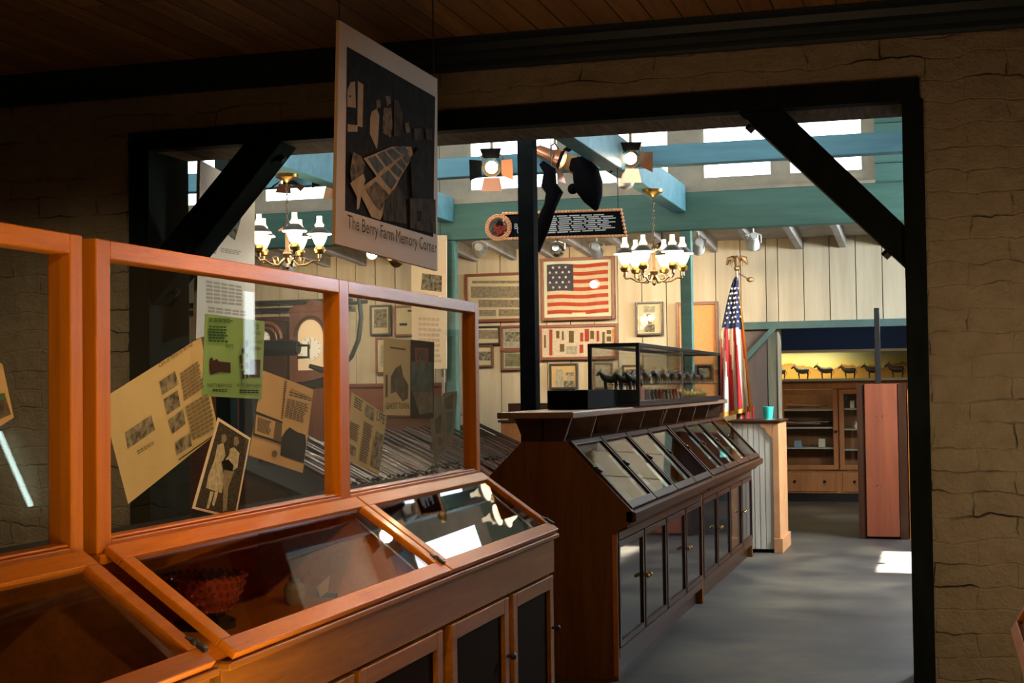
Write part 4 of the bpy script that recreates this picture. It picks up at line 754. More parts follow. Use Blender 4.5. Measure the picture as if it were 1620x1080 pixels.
framed('f603','dark-framed grey drawing left of the white certificate on the rear wall','frame_black','white_paper',.022)
framed('f637','white certificate in an orange-brown frame, left of the cream banner','frame_redbrown','white_paper',.022)
framed('f602','narrow framed print half hidden behind the folded brochure','frame_redbrown','white_paper',.022)
framed('inner1','pale framed sheet seen through the front of the glass vitrine','frame_brown','photo_light2',.018)
framed('inner2','small framed photo seen through the corner of the glass vitrine','frame_black','white_paper',.018)
framed('inner3','dark-framed photo seen through the far pane of the glass vitrine','frame_black','photo_light2',.018)
framed('orange_panel','tall plain orange board in a brown frame behind the teal post','frame_redbrown','frame_orange',.03,'board','framed_board',False)

# ---- framed old flag
def star(m, cx, cz, r, y, a0=90):
    m.add([(cx+(r if k % 2 == 0 else r*.4)*math.cos(R(a0+36*k)), y, cz+(r if k % 2 == 0 else r*.4)*math.sin(R(a0+36*k))) for k in range(10)], [tuple(range(10))])
FX0, FX1, FZ0, FZ1 = -3.86, -3.10, 2.06, 2.69
rt = thing('framed_flag', 'large framed old flag with red and white stripes on the rear wall', 'flag', ((FX0+FX1)/2, 14.14, (FZ0+FZ1)/2))
W, H = (FX1-FX0)/2, (FZ1-FZ0)/2
MB().box(-W+.03,W-.03,0,.012,-H+.03,H-.03).build('mount', 'pale_card', rt)
fl = MB(); nx = 30; w2, h2 = W-.065, H-.065
def fy(u, v): return -.004-.002*math.sin(9*u+3*v)-.0015*math.sin(21*v)
for r_ in range(13):
    for i in range(nx):
        u0, u1 = i/nx, (i+1)/nx; cant = r_ < 7 and u0 < .42; fl.mi = 2 if cant else (r_ % 2)
        z0 = h2-2*h2*r_/13; z1 = h2-2*h2*(r_+1)/13; wob = lambda u: .006*math.sin(8*u)
        fl.add([(-w2+2*w2*u0, fy(u0,r_/13), z0+wob(u0)), (-w2+2*w2*u1, fy(u1,r_/13), z0+wob(u1)), (-w2+2*w2*u1, fy(u1,(r_+1)/13), z1+wob(u1)), (-w2+2*w2*u0, fy(u0,(r_+1)/13), z1+wob(u0))], [(0,3,2,1)])
fl.mi = 3
for j in range(5):
    for i in range(4 if j % 2 else 3): star(fl, -w2+2*w2*(.05+(i+(.0 if j % 2 else .5))*.105), h2-2*h2*(.06+j*.10), .017, -.0085, 90+11*j)
fl.build('flag_cloth', ['old_red', 'old_white', 'old_blue', 'star_white'], rt)
MB().box(-.06,.08,-.0095,-.0085,-H+.04,-H+.075).build('caption_card', 'cream_card', rt)
f = MB(); f.box(-W,-W+.032,-.02,.03,-H,H); f.box(W-.032,W,-.02,.03,-H,H); f.box(-W+.032,W-.032,-.02,.03,-H,-H+.032); f.box(-W+.032,W-.032,-.02,.03,H-.032,H)
f.build('frame', 'frame_redbrown', rt, bevel=.004); MB().box(-W+.03,W-.03,-.0145,-.012,-H+.03,H-.03).build('pane', 'glass', rt)

# ================================================================ FLAG ON A STAND, PANELLED BOX, CUP
rt = thing('flag_stand', 'draped national flag on a floor pole with an eagle finial and gold fringe', 'flag', (-1.745,13.1,0))
b = MB(); b.lathe([(.16,0),(.16,.02),(.10,.04),(.03,.07),(.02,.10)]); b.build('base', 'brass', rt, smooth=True)
MB().tube([(0,0,.08),(0,0,2.42)], .014, 10).build('pole', 'frame_brown', rt, smooth=True)
e = MB(); e.ball((0,0,2.44), .03, 10); e.tube([(0,0,2.45),(0,-.01,2.50),(0,-.02,2.545),(0,-.05,2.55)], [.02,.026,.016,.004], 8)
for sx in (-1,1):
    e.tube([(0,0,2.49),(sx*.04,0,2.535),(sx*.075,0,2.525),(sx*.095,.0,2.47)], [.012,.026,.024,.006], 6)
    for q in range(4): e.tube([(sx*(.045+.014*q),0,2.53-.004*q),(sx*(.05+.016*q),0,2.45+.01*q)], [.010,.003], 5)
e.tube([(0,0,2.46),(0,.02,2.42)], [.02,.012], 6); e.build('eagle', 'bronze', rt, smooth=True)
t_ = MB(); t_.tube([(.0,0,2.40),(.07,.01,2.36),(.10,.01,2.33)], [.006,.006,.005], 6); t_.ball((.115,.01,2.335), .03, 8, (1.2,.6,.8)); t_.build('tassel', 'bronze', rt, smooth=True)
# cloth: s runs down the hanging cloth, t across; the flag hangs by its canton corner
cl = MB(); NS, NT = 64, 30; top, bot = 2.36, 1.16
def cp(s_, t):
    z = top+(bot-top)*s_; g_ = min(1, s_*2.6)**.7; xl = -.015-.115*g_-.05*s_; xr = .004+.02*g_+.105*s_; x = xl+(xr-xl)*t
    y = -.04+(.035+.02*s_)*math.sin(t*15+s_*2)-.03*math.sin(s_*3); return (x, y, z-.06*(1-t)*s_)
for i in range(NS):
    for j in range(NT):
        s0, t0 = (i+.5)/NS, (j+.5)/NT; cant = s0 < .36+.03*t0 and t0 < .97
        band = t0+.45*max(0, .72-s0)*(1-t0)
        cl.mi = 3 if t0 > .89 else 2 if cant else (0 if int(band*7.0) % 2 == 0 else 1)
        if s0 > .975: cl.mi = 3
        a = [cp(i/NS,j/NT), cp(i/NS,(j+1)/NT), cp((i+1)/NS,(j+1)/NT), cp((i+1)/NS,j/NT)]; cl.add(a, [(0,3,2,1)])
cl.mi = 4
for i in range(9):
    for j in range(4):
        s_, t = .05+.035*i, .16+.2*j+(.1 if i % 2 else 0)
        if t < .9 and s_ > .06: p = cp(s_,t); star(cl, p[0], p[2], .0135, p[1]-.012)
cl.build('flag_cloth', ['flag_red','flag_white','flag_blue','gold_fringe','star_white'], rt, smooth=False)
c2_ = MB()
for j in range(20):
    c2_.mi = (j//3) % 2; x0 = -.08+.008*j; x1 = x0+.008; y0 = .012*math.sin(j*.9); y1 = .012*math.sin((j+1)*.9)
    c2_.add([(x0+.05,y0,1.20),(x1+.05,y1,1.20),(x1+.05,y1,1.02),(x0+.05,y0,1.02-.002*j)], [(0,1,2,3)])
c2_.build('lower_fold', ['flag_red','flag_white'], rt)
# white panelled box at the end of the showcases
rt = thing('panelled_counter', 'white beadboard counter with an orange corner post at the end of the showcases', 'counter', (-1.5,12.5,0))
b = B(-1.70,-1.36,12.21,12.8,.03,1.075); x = -1.70
while x < -1.37: b.box(x+.004,min(x+.044,-1.36),12.2,12.21,.03,1.075); x += .046
y = 12.21
b.build('beadboard_panel', 'beadboard', rt, world=True)
m = MB(); m.box(-1.36,-1.305,12.19,12.82,.02,1.075); m.box(-1.36,-1.285,12.18,12.83,0,.12); m.build('corner_post', 'peach_post', rt, world=True, bevel=.004)
B(-1.73,-1.29,12.17,12.84,1.076,1.095).build('top', 'dark_wood', rt, world=True, bevel=.003)
m = MB(); m.prism([(-1.36,1.07),(-1.47,1.07),(-1.45,1.04),(-1.42,1.03),(-1.40,.99),(-1.37,.96),(-1.36,.93)], 12.185, 12.2); m.build('bracket', 'peach_post', rt, world=True)
m = MB(); m.lathe([(.037,0),(.038,.002),(.047,.098),(.050,.104),(.048,.106),(.044,.098),(.035,.006)], n=28)
o = m.build('paper_cup', 'teal_cup', smooth=True); o.location = (-1.42,12.45,1.1); tag(o, 'turquoise paper cup standing on the white panelled counter', 'cup')
m = MB(); m.lathe([(.055,0),(.055,.003),(.05,.004)], n=24); o = m.build('coaster', 'cream_trim'); o.location = (-1.42,12.45,1.0955); tag(o, 'thin pale coaster under the turquoise cup', 'coaster')
# glazed screen beside the doorway
rt = thing('boarded_screen', 'dark board screen with green diagonal brace and glass edge, behind the panelled counter', 'screen', (-1.7,14.0,0))
B(-1.87,-1.60,14.02,14.06,0,1.90).build('board', 'grey_brown', rt, world=True)
m = MB(); m.bar((-1.84,13.99,1.60),(-1.52,13.99,1.93),.05,.05,(0,1,0)); m.build('diagonal', 'dark_teal', rt, world=True)
B(-1.60,-1.50,14.03,14.036,0,1.90).build('pane', 'glass_grey', rt, world=True); B(-1.515,-1.50,14.02,14.05,0,1.90).build('edge_bar', 'grey_metal', rt, world=True)

# ================================================================ RED CABINET, DUCT, LAST ROOM
rt = thing('red_cabinet', 'narrow reddish wooden cabinet end standing beside the right post', 'cabinet', (-.5,13.7,0))
B(-.67,-.38,13.42,14.0,.02,1.385).build('body', 'red_wood', rt, world=True, bevel=.004)
B(-.74,-.672,13.44,14.0,.0,1.38).build('side_stile', 'dark_wood_z', rt, world=True); B(-.378,-.31,13.41,14.0,.0,1.385).build('side_stile', 'dark_wood_z', rt, world=True)
m = MB()
for x, z in ((-.57,.48),(-.53,.48),(-.55,.455),(-.56,1.10),(-.51,1.10)): m.ball((x,13.418,z), .007, 6)
m.build('screws', 'chrome', rt, world=True)
B(-.30,-.27,13.5,14.0,.0,1.33).build('orange_edge', 'case_wood_x', rt, world=True)
tag(B(-.575,-.525,13.5,13.55,1.386,2.07).build('upright_bar', 'gloss_black', bevel=.003), 'slim black upright bar rising from the reddish cabinet', 'bar')
rt = thing('glazed_cabinet', 'wide orange-brown glazed cabinet at the far end of the view', 'cabinet', (-1.3,17.7,0))
y0 = 17.5
B(-2.35,.6,17.93,17.945,.1,1.36).build('back_panel', 'far_wood', rt, world=True)
m = MB(); m.box(-2.35,.6,y0+.05,17.93,.0,.10); m.box(-2.35,.6,y0+.02,17.93,.10,.36); m.box(-2.35,.6,y0,17.93,1.33,1.42); m.box(-2.35,-2.31,y0+.02,17.93,.36,1.33); m.box(.56,.6,y0+.02,17.93,.36,1.33); m.box(-1.19,-1.15,y0+.06,17.9,.36,1.33)
m.build('body', 'far_wood', rt, world=True); B(-2.35,.6,y0+.045,y0+.05,.0,.10).build('toe_board', 'gloss_black', rt, world=True)
for z in (.62,.86,1.07): B(-2.30,-1.2,y0+.05,17.92,z,z+.018).build('shelf', 'shelf_grey', rt, world=True)
for z in (.60,.84,1.08): B(-1.14,.55,y0+.05,17.92,z,z+.018).build('shelf', 'shelf_grey', rt, world=True)
for a, c in ((-2.34,-1.76),(-1.86,-1.18),(-1.165,-.74),(-.73,-.2),(-.19,.55)):
    if a == -2.34: c = -1.87
    f = MB(); q = .055; f.box(a,a+q,y0-.02,y0,.38,1.32); f.box(c-q,c,y0-.02,y0,.38,1.32); f.box(a+q,c-q,y0-.02,y0,.38,.38+q); f.box(a+q,c-q,y0-.02,y0,1.32-q,1.32)
    fo = f.build('door', 'far_wood', rt, world=True, bevel=.003); B(a+q,c-q,y0-.012,y0-.009,.38+q,1.32-q).build('pane', 'glass', fo, world=True)
    k = MB(); k.ball((c-.025,y0-.04,.83), .018, 8); k.tube([(c-.025,y0-.02,.83),(c-.025,y0-.04,.83)], .008, 6); k.build('knob', 'iron', fo, world=True, smooth=True)
for a in (-2.3,-1.83,-1.14,-.5):
    c = a+.44 if a < -1.9 else a+.62
    fo = B(a,c,y0,y0+.02,.12,.34).build('drawer', 'far_wood', rt, world=True, bevel=.004)
    for q in (.22,.78):
        k = MB(); k.ball((a+(c-a)*q,y0-.015,.24), .018, 8); k.build('knob', 'dark_wood', fo, world=True, smooth=True)
for x, z, wd, h, mt, lab in ((-1.66,.638,.09,.08,'blue_card','small pale blue box on the third shelf of the far cabinet'),(-1.38,.878-.24,.08,.10,'pale_card','small cream box on the third shelf of the far cabinet, right of the blue one'),
                        (-1.72,.361,.10,.04,'pale_card','small flat card lying in the bottom of the far cabinet'),(-1.02,1.098,.05,.09,'pale_card','small pale box on the top shelf behind the right cabinet door'),(-.93,1.098,.04,.14,'blue_card','slim bottle-like container on the top shelf behind the right cabinet door')):
    tag(B(x-wd/2,x+wd/2,17.6,17.68,z+.001,z+h).build('box', mt, bevel=.004), lab, 'box')
for k, (z, x0, x1) in enumerate(((1.088,-1.78,-1.3),(.878,-1.85,-1.3),(.878,-1.8,-1.25))):
    rt = thing('old_rifle', ['rifle lying on the top shelf of the far cabinet','rifle lying on the second shelf of the far cabinet, front one','rifle lying on the second shelf of the far cabinet, rear one'][k], 'rifle', (0,0,0))
    yy = 17.62+.08*k if k else 17.66
    m = MB(); m.tube([(x0,yy,z+.05),(x0+.2,yy,z+.04),(x1-.1,yy,z+.035)], [.035,.02,.016], 8); m.build('stock', 'gun_wood', rt, smooth=True)
    m = MB(); m.tube([(x0+.2,yy,z+.055),(x1,yy,z+.055)], .012, 8); m.build('barrel', 'gun_metal', rt, smooth=True)
m = MB(); m.lathe([(.03,0),(.035,.03),(.02,.06),(.02,.075),(.03,.08)], n=14); o = m.build('glass_jar', 'lamp_white', smooth=True); o.location = (-.97,17.66,.858); tag(o, 'small pale jar on the middle shelf behind the right cabinet door', 'jar')
# lit landscape band with the walking mules
rt = thing('diorama', 'lit yellow landscape band with a row of walking mules above the far cabinet', 'diorama', (-1.0,17.7,1.42))
B(-2.35,1.0,y0-.04,17.93,1.421,1.45).build('ledge', 'shelf_grey', rt, world=True); B(-2.35,1.0,y0-.04,17.93,1.76,1.79).build('hood', 'shelf_grey', rt, world=True)
m, nt, b_ = nm('desert_backdrop', (.6,.42,.15), .8); v = coords(nt)
sx = nt.nodes.new('ShaderNodeSeparateXYZ'); nt.links.new(v, sx.inputs[0])
n1 = noise(nt, coords(nt, (1,1,.1)), 3.5, 5, .55); ad = nt.nodes.new('ShaderNodeMath'); ad.operation = 'MULTIPLY_ADD'; ad.inputs[1].default_value = .30
nt.links.new(n1, ad.inputs[0]); nt.links.new(sx.outputs[2], ad.inputs[2])
nt.links.new(ramp(nt, ad.outputs[0], [(.18,(.42,.26,.07)),(.29,(.40,.22,.07)),(.325,(.30,.16,.07)),(.345,(.62,.50,.22)),(.48,(.50,.52,.36))]), b_.inputs['Base Color'])
B(-2.35,1.0,17.90,17.93,1.45,1.76).build('painted_backdrop', 'desert_backdrop', rt, world=True)
l = lamp('diorama_light', 'AREA', (-1.72,17.62,1.75), 11, (1,.86,.42), target=(-1.72,17.75,1.4), size=1.1, size_y=.1)
for k in range(10):
    o = pr_.copy(); C.objects.link(o); o.location = (-1.86+.272*k, 17.6, 1.451); o.scale = (.140+.006*(k % 3),)*3; o.rotation_euler = (0,0,R(183-5*(k % 2)))
    tag(o, 'dark walking mule figurine in the row above the far cabinet', 'figurine', 'walking mules above the far cabinet')
lamp('far_room_light', 'AREA', (-1.0,16.0,2.45), 22, (1,.82,.55), target=(-1.0,16.3,0), size=1.6)
lamp('cabinet_light', 'AREA', (-1.7,17.55,1.32), .8, (1,.8,.4), target=(-1.7,17.8,.9), size=.8, size_y=.05)

# ================================================================ LAMPS
def chandelier(label, loc, chain_top, n=6, scale=1):
    rt = thing('chandelier', label, 'chandelier', loc); zt = chain_top-loc[2]
    m = MB(); m.lathe([(.075,zt),(.07,zt-.02),(.03,zt-.035),(.012,zt-.05)][::-1]); m.build('canopy', 'brass', rt, smooth=True)
    m = MB(); z = zt-.05; k = 0
    while z > .19:
        a = (1,0) if k % 2 else (0,1); m.tube([(a[0]*.008*math.cos(t),a[1]*.008*math.cos(t),z-.014+.016*math.sin(t)) for t in [2*math.pi*q/8 for q in range(9)]], .0026, 5, False); z -= .026; k += 1
    m.build('chain', 'bronze', rt)
    m = MB(); m.lathe([(.004,-.10),(.016,-.085),(.008,-.06),(.022,-.03),(.03,0),(.012,.03),(.012,.14),(.02,.15),(.006,.19)]); m.build('stem', 'bronze', rt, smooth=True)
    m = MB()
    for k in range(8):
        a = 2*math.pi*k/8; m.tube([(0,0,.14),(.035*math.cos(a),.035*math.sin(a),.165),(.06*math.cos(a),.06*math.sin(a),.15)], [.004,.011,.002], 5)
    m.build('leaf_crown', 'bronze', rt)
    for k in range(n):
        a = 2*math.pi*k/n+.35; ca, sa = math.cos(a), math.sin(a); q = lambda r_, z: (r_*ca, r_*sa, z)
        m = MB(); m.tube([q(.02,-.03),q(.07,-.075),q(.12,-.07),q(.165,-.045),q(.20,-.05),q(.215,-.03),q(.205,-.01)], .0065, 6)
        m.tube([q(.10,-.07),q(.11,-.03),q(.08,-.02),q(.075,-.045)], .004, 5); m.tube([q(.205,-.03),q(.205,0)], .012, 8)
        arm = m.build('arm', 'bronze', rt, smooth=True); c = q(.205,0)
        MB().lathe([(.008,-.005),(.03,.005),(.036,.025),(.026,.045),(.02,.05)], c, 14).build('oil_font', 'brass', arm, smooth=True)
        MB().lathe([(.024,.052),(.036,.075),(.046,.10),(.050,.118),(.078,.122),(.078,.126),(.03,.128)], c, 18).build('glass_globe', 'globe_glow', arm, smooth=True)
        MB().lathe([(.080,.127),(.062,.142),(.036,.166),(.026,.170)], c, 18).build('tin_shade', 'tin', arm, smooth=True)
        MB().lathe([(.026,.1705),(.031,.183),(.021,.198),(.017,.213),(.017,.242)], c, 14).build('chimney', 'chimney_glow', arm, smooth=True)
    lamp('chandelier_light', 'POINT', (loc[0],loc[1],loc[2]+.02), 16, (1,.75,.42), size=.12)
    return rt
chandelier('lit oil-lamp chandelier at right, in front of the teal post', (-1.93,10.1,2.20), 2.779)
chandelier('lit oil-lamp chandelier at left, between the cream banner and the memory sign', (-4.0,8.5,2.27), 2.779, 5)
def spot(label, loc, target, power=0, glow='lens_glow', can='lamp_white', barn=False, mount_up=.12, s=1, beam=70, col=AMB):
    """can spotlight on a yoke; local +y points where it shines"""
    rt = thing('barn_door_spotlight' if barn else 'track_spotlight', label, 'spotlight', loc)
    d = Vector(target)-Vector(loc); rt.rotation_euler = d.to_track_quat('Y','Z').to_euler(); rt.scale = (s,)*3
    m = MB(); m.tube([(0,-.13,0),(0,-.12,0),(0,-.02,0),(0,.0,0),(0,.05,0)], [.02,.036,.04,.052,.055], 18, False); m.tube([(0,-.13,0),(0,-.125,0)], .03, 14); m.build('housing', can, rt, smooth=True)
    MB().tube([(0,.030,0),(0,.040,0)], .050 if not barn else .036, 18).build('lens', glow, rt)
    q = d.to_track_quat('Y','Z').inverted(); up = q @ Vector((0,0,1)); m = MB()
    m.tube([(.06,0,0),(.062,.0,.0)], .012, 8); m.tube([(-.06,0,0),(-.062,0,0)], .012, 8)
    m.tube([(-.062,0,0),Vector((-.062,0,0))+up*.06,Vector((0,0,0))+up*.085,Vector((.062,0,0))+up*.06,(.062,0,0)], .006, 6); m.tube([up*.08,up*mount_up/s], .009 if mount_up < .2 else .004, 8); m.build('yoke', can if not barn else 'bronze', rt, smooth=True)
    if barn:
        for k in range(4):
            a = math.pi/2*k; u = Vector((math.cos(a),0,math.sin(a))); v = Vector((-math.sin(a),0,math.cos(a))); p0 = u*.058+Vector((0,.05,0)); p1 = u*.125+Vector((0,.10,0))
            m = MB(); m.add([p0-v*.045,p0+v*.045,p1+v*.062,p1-v*.062], [(0,1,2,3)]); m.add([x+Vector((0,.003,0)) for x in (p0-v*.045,p0+v*.045,p1+v*.062,p1-v*.062)], [(3,2,1,0)])
            m.build('barn_door', 'copper_pan' if k in (2,3) else 'matte_black', rt)
    if power: lamp('spot_beam', 'SPOT', tuple(Vector(loc)+d.normalized()*.10), power*4.2, col, target=target, spot=beam, blend=.9, size=.04)
    return rt
m = MB(); m.bar((-6.4,11.9,2.71),(-1.2,11.9,2.71),.03,.022)
for x in (-6.03,-3.91,-2.32,-1.79): m.bar((x,11.9,2.72),(x,11.9,2.87),.01,.01)
tag(m.build('light_track', 'lamp_white'), 'white lighting track behind the teal beam that carries the row of track spotlights', 'rail')
spot('white track spotlight above the wide landscape pictures', (-3.79,11.9,2.58), (-4.3,14.2,2.2), 26)
spot('white track spotlight just right of the black post, over the framed flag', (-3.10,11.9,2.55), (-3.4,14.2,2.3), 22, can='chrome')
spot('white track spotlight over the right end of the framed flag', (-2.76,11.9,2.53), (-3.1,14.2,1.9), 22)
spot('white track spotlight right of the teal post, over the draped flag', (-1.90,11.9,2.53), (-2.4,14.2,1.9), 26)
spot('white track spotlight near the draped flag, over the rafters', (-1.45,11.9,2.55), (-1.75,13.6,1.9), 20, can='lamp_white')
spot('small spotlight seen through the right-hand chandelier', (-2.2,11.9,2.50), (-2.7,14.2,1.7), 16, can='iron', mount_up=.195)
spot('bright spotlight shining at the camera below the memory sign', (-3.80,9.45,2.345), (-2.2,5.0,1.3), 12, 'lens_glow_hot', 'iron', mount_up=.49, s=.7)
spot('small spotlight right of the bright one, under the memory sign', (-3.63,9.45,2.29), (-3.9,14.1,1.7), 16, can='brass', mount_up=.55, s=.8)
spot('track spotlight hidden behind the left chandelier, over the clocks', (-5.6,11.9,2.5), (-6.3,14.2,1.9), 40, mount_up=.195)
spot('glowing barn-door spotlight left of the black post', (-2.87,9.3,2.885), (-1.9,5.5,1.4), 22, 'lens_glow_hot', 'bronze', True, .16, 1.15)
spot('copper-bodied spotlight close right of the black post', (-2.43,9.3,2.92), (-1.7,9.2,2.6), 6, 'lens_glow', 'copper_pan', True, .16, 1.1)
spot('barn-door spotlight with wide black flap beside the tilted teal beam', (-1.90,9.2,2.88), (-1.4,7.2,1.7), 16, 'lens_glow', 'bronze', True, .16, 1.1)
spot('glowing spotlight at the left edge of the memory sign', (-4.02,9.3,2.89), (-2.6,5.5,1.5), 14, 'lens_glow_hot', 'copper_pan', True, .12, 1.15)
spot('small barn-door spotlight pointing down, above the left chandelier', (-4.38,9.3,2.90), (-4.3,9.2,2.0), 10, 'lens_glow', 'chrome', True, .12, .9)
m = MB(); m.tube([(-4.40,9.25,2.96),(-4.0,9.25,2.90)], .012, 8); tag(m.build('light_rail', 'brass', smooth=True), 'thin brass rail joining the two spotlights over the left chandelier', 'rail')
m = MB(); m.lathe([(.02,-.07),(.05,-.055),(.062,-.02),(.06,.0),(.065,.004)], (0,0,0), 20); o = m.build('dome_lamp', 'lamp_white', smooth=True); o.location = (-1.99,9.46,2.775); tag(o, 'small white dome lamp under the tilted teal beam', 'lamp')
# dark leather gear hanging on straps below the spotlights
rt = thing('leather_saddle', 'black leather saddle-like shape hanging right of the black post', 'saddle', (-2.08,8.7,2.65))
m = MB(); P = [(-.09,0,.13),(-.04,0,.12),(.0,0,.06),(.02,0,-.02),(.045,0,-.10),(.065,0,-.17)]
m.tube(P, [.03,.065,.085,.09,.06,.012], 16); o = m.build('body', 'black_leather', rt, smooth=True)
MB().ball((-.085,.01,-.03), .034, 12).build('stirrup_pad', 'black_leather', rt, smooth=True); MB().ball((-.075,.0,.10), .03, 12).build('horn', 'black_leather', rt, smooth=True)
m = MB(); m.bar((-.05,0,.13),(-.045,0,.33),.012,.004); m.bar((.02,0,.08),(.01,0,.33),.025,.004); m.build('straps', 'bronze', rt)
rt = thing('leather_saddle', 'black leather gear hanging half hidden behind the black post', 'saddle', (-2.33,8.7,2.62))
m = MB(); m.tube([(-.03,0,.17),(.02,0,.12),(.015,0,.03),(.05,0,-.02),(.02,0,-.10),(-.04,0,-.24),(-.07,0,-.38)], [.02,.04,.05,.055,.04,.05,.02], 14); m.build('body', 'black_leather', rt, smooth=True)
m = MB(); m.bar((.03,0,.14),(.03,0,1.37),.010,.004); m.build('straps', 'iron', rt)

# ================================================================ LEFT PART OF THE BACK ROOM
rt = thing('rifle_rack', 'sloping cloth-covered rack that carries the long row of rifles', 'rack', (-3.6,10.1,0))
MB().prism([(-4.12,0),(-3.0,0),(-3.0,.56),(-4.12,1.00)], 7.75, 12.4).build('body', 'frame_brown', rt, world=True)
MB().prism([(-4.12,1.0),(-3.0,.56),(-2.98,.575),(-4.12,1.022)], 7.72, 12.42).build('cloth_top', 'dark_cloth', rt, world=True)
def rifle():
    rt = thing('rifle', '', 'rifle', (0,0,0))
    m = MB(); m.tube([(-.56,0,-.045),(-.54,0,-.045),(-.36,0,-.02),(-.26,0,0),(-.12,0,.0),(.25,0,.0),(.30,0,.0)], [.045,.05,.033,.02,.023,.017,.012], 10); m.build('stock', 'gun_wood', rt, smooth=True)
    m = MB(); m.tube([(-.18,0,.018),(-.10,0,.018),(.58,0,.014)], [.017,.013,.009], 10); m.build('barrel', 'gun_metal', rt, smooth=True)
    m = MB(); m.tube([(-.22,0,-.01),(-.20,0,-.045),(-.15,0,-.045),(-.13,0,-.015)], .004, 5); m.build('trigger_guard', 'iron', rt)
    m = MB(); m.tube([(-.20,.0,.02),(-.19,0,.05),(-.22,0,.055)], .006, 5); m.ball((-.16,.02,.02), .014, 6); m.build('hammer', 'iron', rt)
    return rt
rf = rifle(); n = 46
slope = Vector((-1.12,0,.44)).normalized(); nrm = Vector((.44,0,1.12)).normalized()
for k in range(n):
    o = rf if k == 0 else copy_tree(rf); yy = 8.0+.093*k; jit = random.uniform(-.04,.04)
    d = (slope*.93+Vector((0,.36+.04*math.sin(k*1.7),0))).normalized()
    flip = k % 5 == 3
    if flip: d = -d
    cc = Vector((-3.56+.02*math.sin(k*2.3), yy, .782+.0))+slope*(.0+jit)+nrm*(.05+.055)
    x = d; z = (nrm-x*nrm.dot(x)).normalized(); y = z.cross(x)
    o.matrix_basis = Matrix(((x.x,y.x,z.x,cc.x),(x.y,y.y,z.y,cc.y),(x.z,y.z,z.z,cc.z),(0,0,0,1)))
    o['label'] = 'old long-barrelled rifle laid on the sloping rack among many others'; o['group'] = 'rifles in the row on the sloping rack'
m = MB(); m.bar((-3.95,8.0,.995),(-3.95,12.1,.995),.03,.05); m.bar((-3.25,7.9,.715),(-3.25,12.2,.715),.03,.05); tag(m.build('rack_rest', 'dark_wood'), 'pair of dark notched rails under the rifles', 'rail')
m = MB(); m.tube([(1.10,6.84,1.19),(.90,6.84,.79)], .014, 12); o = m.build('light_tube', 'tube_glow')
tag(o, 'slanting bright light tube mirrored in the leftmost glass pane', 'lamp')
tag(B(-2.98,-2.9,10.2,10.36,.60,.63).build('red_card', 'frame_red'), 'small red card lying near the front edge of the rifles', 'card')
m = MB(); m.box(-5.1,-4.4,12.75,13.15,0,1.13); m.box(-5.13,-4.37,12.72,13.18,1.13,1.16); tag(m.build('wooden_chest', 'frame_redbrown', bevel=.006), 'reddish brown wooden chest beyond the rifles', 'chest')
rt = thing('drawer_cabinet', 'small orange-brown drawer cabinet beyond the rifles, left of the dark showcase', 'cabinet', (-3.55,12.75,0))
B(-3.85,-3.36,12.65,13.0,0,1.08).build('body', 'far_wood', rt, world=True, bevel=.004); B(-3.87,-3.34,12.63,13.02,1.08,1.10).build('top', 'dark_wood', rt, world=True)
for k in range(4):
    d_ = B(-3.83,-3.38,12.635,12.65,.10+.24*k,.31+.24*k).build('drawer', 'far_wood', rt, world=True, bevel=.003)
    B(-3.64,-3.57,12.62,12.634,.19+.24*k,.215+.24*k).build('handle', 'brass', d_, world=True)
m = MB(); m.box(-3.80,-3.36,12.72,12.95,1.101,1.25); tag(m.build('wooden_box', 'dark_wood', bevel=.004), 'low dark box on top of the small drawer cabinet', 'box')
# clocks
def clock_face(rt, c, r, mat='lamp_white'):
    f = MB(); f.tube([(c[0],c[1],c[2]),(c[0],c[1]-.008,c[2])], r, 28); fo = f.build('dial', mat, rt)
    h = MB(); h.bar((c[0],c[1]-.011,c[2]),(c[0]-.2*r,c[1]-.011,c[2]+.6*r),.008,.002,(0,1,0)); h.bar((c[0],c[1]-.011,c[2]),(c[0]+.05*r,c[1]-.011,c[2]+.8*r),.006,.002,(0,1,0))
    for k in range(12): a = R(30*k); h.bar((c[0]+.82*r*math.cos(a),c[1]-.011,c[2]+.82*r*math.sin(a)),(c[0]+.95*r*math.cos(a),c[1]-.011,c[2]+.95*r*math.sin(a)),.006,.002,(0,1,0))
    h.build('hands', 'matte_black', fo)
rt = thing('tall_clock', 'dark tall clock with carved hood and small round white dial', 'clock', (-6.72,13.9,0))
m = MB(); m.box(-.2,.2,-.12,.12,0,.5); m.box(-.15,.15,-.1,.1,.5,1.5); m.box(-.22,.22,-.14,.14,1.5,2.12); m.box(-.24,.24,-.16,.16,2.12,2.16); m.build('case', 'dark_wood_z', rt, bevel=.004)
m = MB(); m.tube([(.17*math.cos(R(a)),-.145,1.93+.17*math.sin(R(a))) for a in range(0,181,15)], .02, 8); m.tube([(.12*math.cos(R(a)),-.145,1.93+.12*math.sin(R(a))) for a in range(0,361,30)], .012, 8); m.build('carved_hood', 'clock_wood', rt)
clock_face(rt, (-.04,-.15,1.93), .085)
rt = thing('tall_clock', 'red-brown longcase clock with tall arched cream dial, behind the middle bar of the glass screen', 'clock', (-6.22,13.9,0))
m = MB(); m.box(-.22,.22,-.12,.12,0,.5); m.box(-.16,.16,-.1,.1,.5,1.45); m.box(-.24,.24,-.14,.14,1.45,2.2); m.prism([(-.26,2.2),(.26,2.2),(.18,2.28),(.08,2.26),(0,2.33),(-.08,2.26),(-.18,2.28)], -.15, .15); m.build('case', 'clock_wood', rt, bevel=.004)
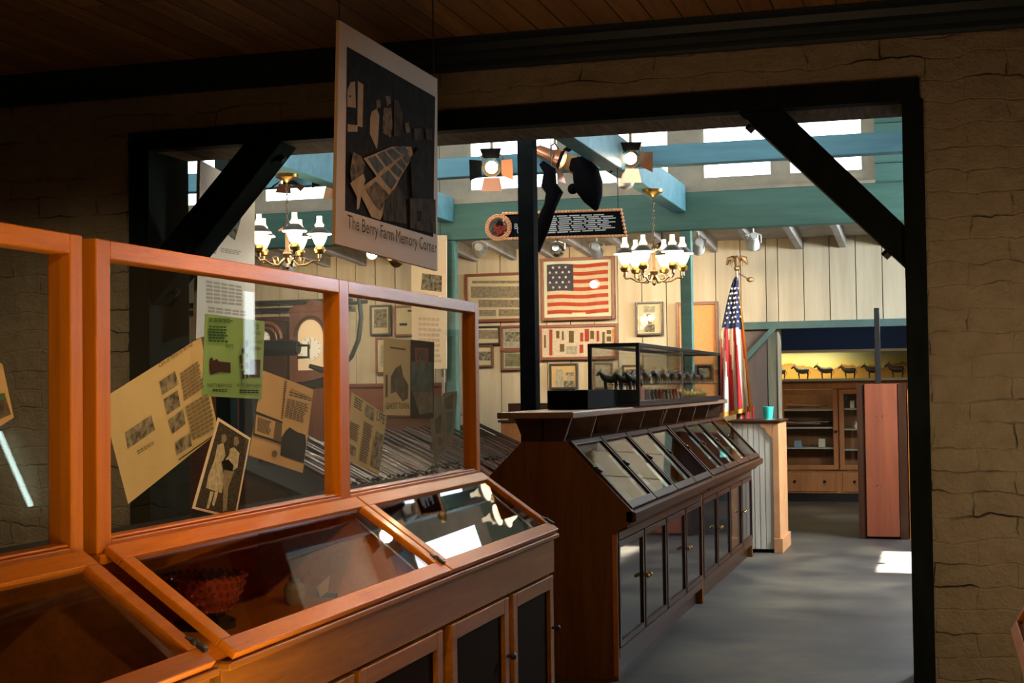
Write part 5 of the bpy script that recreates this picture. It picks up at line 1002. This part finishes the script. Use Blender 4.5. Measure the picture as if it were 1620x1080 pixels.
MB().prism([(-.14,1.6),(.14,1.6),(.14,1.95)]+[(.14*math.cos(R(a)),1.95+.17*math.sin(R(a))) for a in range(15,166,15)]+[(-.14,1.95)], -.15, -.142).build('arched_plate', 'cream_card', rt)
clock_face(rt, (0,-.152,1.82), .12)
m = MB(); m.tube([(.17*math.cos(R(a)),-.15,1.95+.20*math.sin(R(a))) for a in range(0,181,15)], .014, 8); m.build('arch_moulding', 'dark_wood', rt)
# iron hand press
rt = thing('iron_press', 'dark iron machine with a thick horizontal roller and curved arms, seen through the glass', 'machine', (-5.7,12.4,0))
q = lambda x, z, y=0: (x+5.7, y, z)
m = MB(); m.tube([q(-6.35,1.80),q(-5.76,1.79)], [.075,.075], 20); m.tube([q(-5.76,1.79),q(-5.73,1.79)], .06, 20); m.build('roller', 'iron', rt, smooth=True)
m = MB(); m.tube([q(-5.73,1.81),q(-5.63,1.81),q(-5.63,1.70),q(-5.74,1.70)], .014, 8); m.build('handle_loop', 'iron', rt)
m = MB(); m.tube([q(-5.24,2.36),q(-5.30,2.1),q(-5.33,1.8),q(-5.32,1.55),q(-5.35,1.2),q(-5.35,.1)], [.03,.045,.04,.04,.05,.05], 12); m.build('upright_arm', 'iron', rt, smooth=True)
m = MB(); m.tube([q(-5.12,2.25),q(-5.10,2.05),q(-5.13,1.85),q(-5.2,1.7),q(-5.32,1.58)], .022, 10); m.tube([q(-5.30,2.20),q(-5.18,2.19),q(-5.04,2.20)], .018, 8); m.build('curved_lever', 'iron', rt, smooth=True)
m = MB(); m.tube([q(-5.33,1.50),q(-5.50,1.46),q(-5.66,1.44),q(-5.8,1.44)], [.06,.05,.04,.03], 10); m.tube([q(-5.62,1.62),q(-5.5,1.58),q(-5.34,1.58)], [.02,.03,.03], 8); m.build('lower_arm', 'iron', rt, smooth=True)
m = MB(); m.box(-.75,.45,-.35,.35,.0,.12); m.box(-.6,-.45,-.1,.1,.12,1.72); m.build('base', 'iron', rt, bevel=.01)
m = MB(); m.tube([(-9.1,14.1,2.33),(-5.9,14.1,2.33)], .025, 8); m.tube([(-9.1,14.1,2.25),(-5.9,14.1,2.25)], .025, 8); tag(m.build('wall_pipes', 'grey_metal', smooth=True), 'pair of grey pipes running along the rear wall above the clocks', 'pipe')
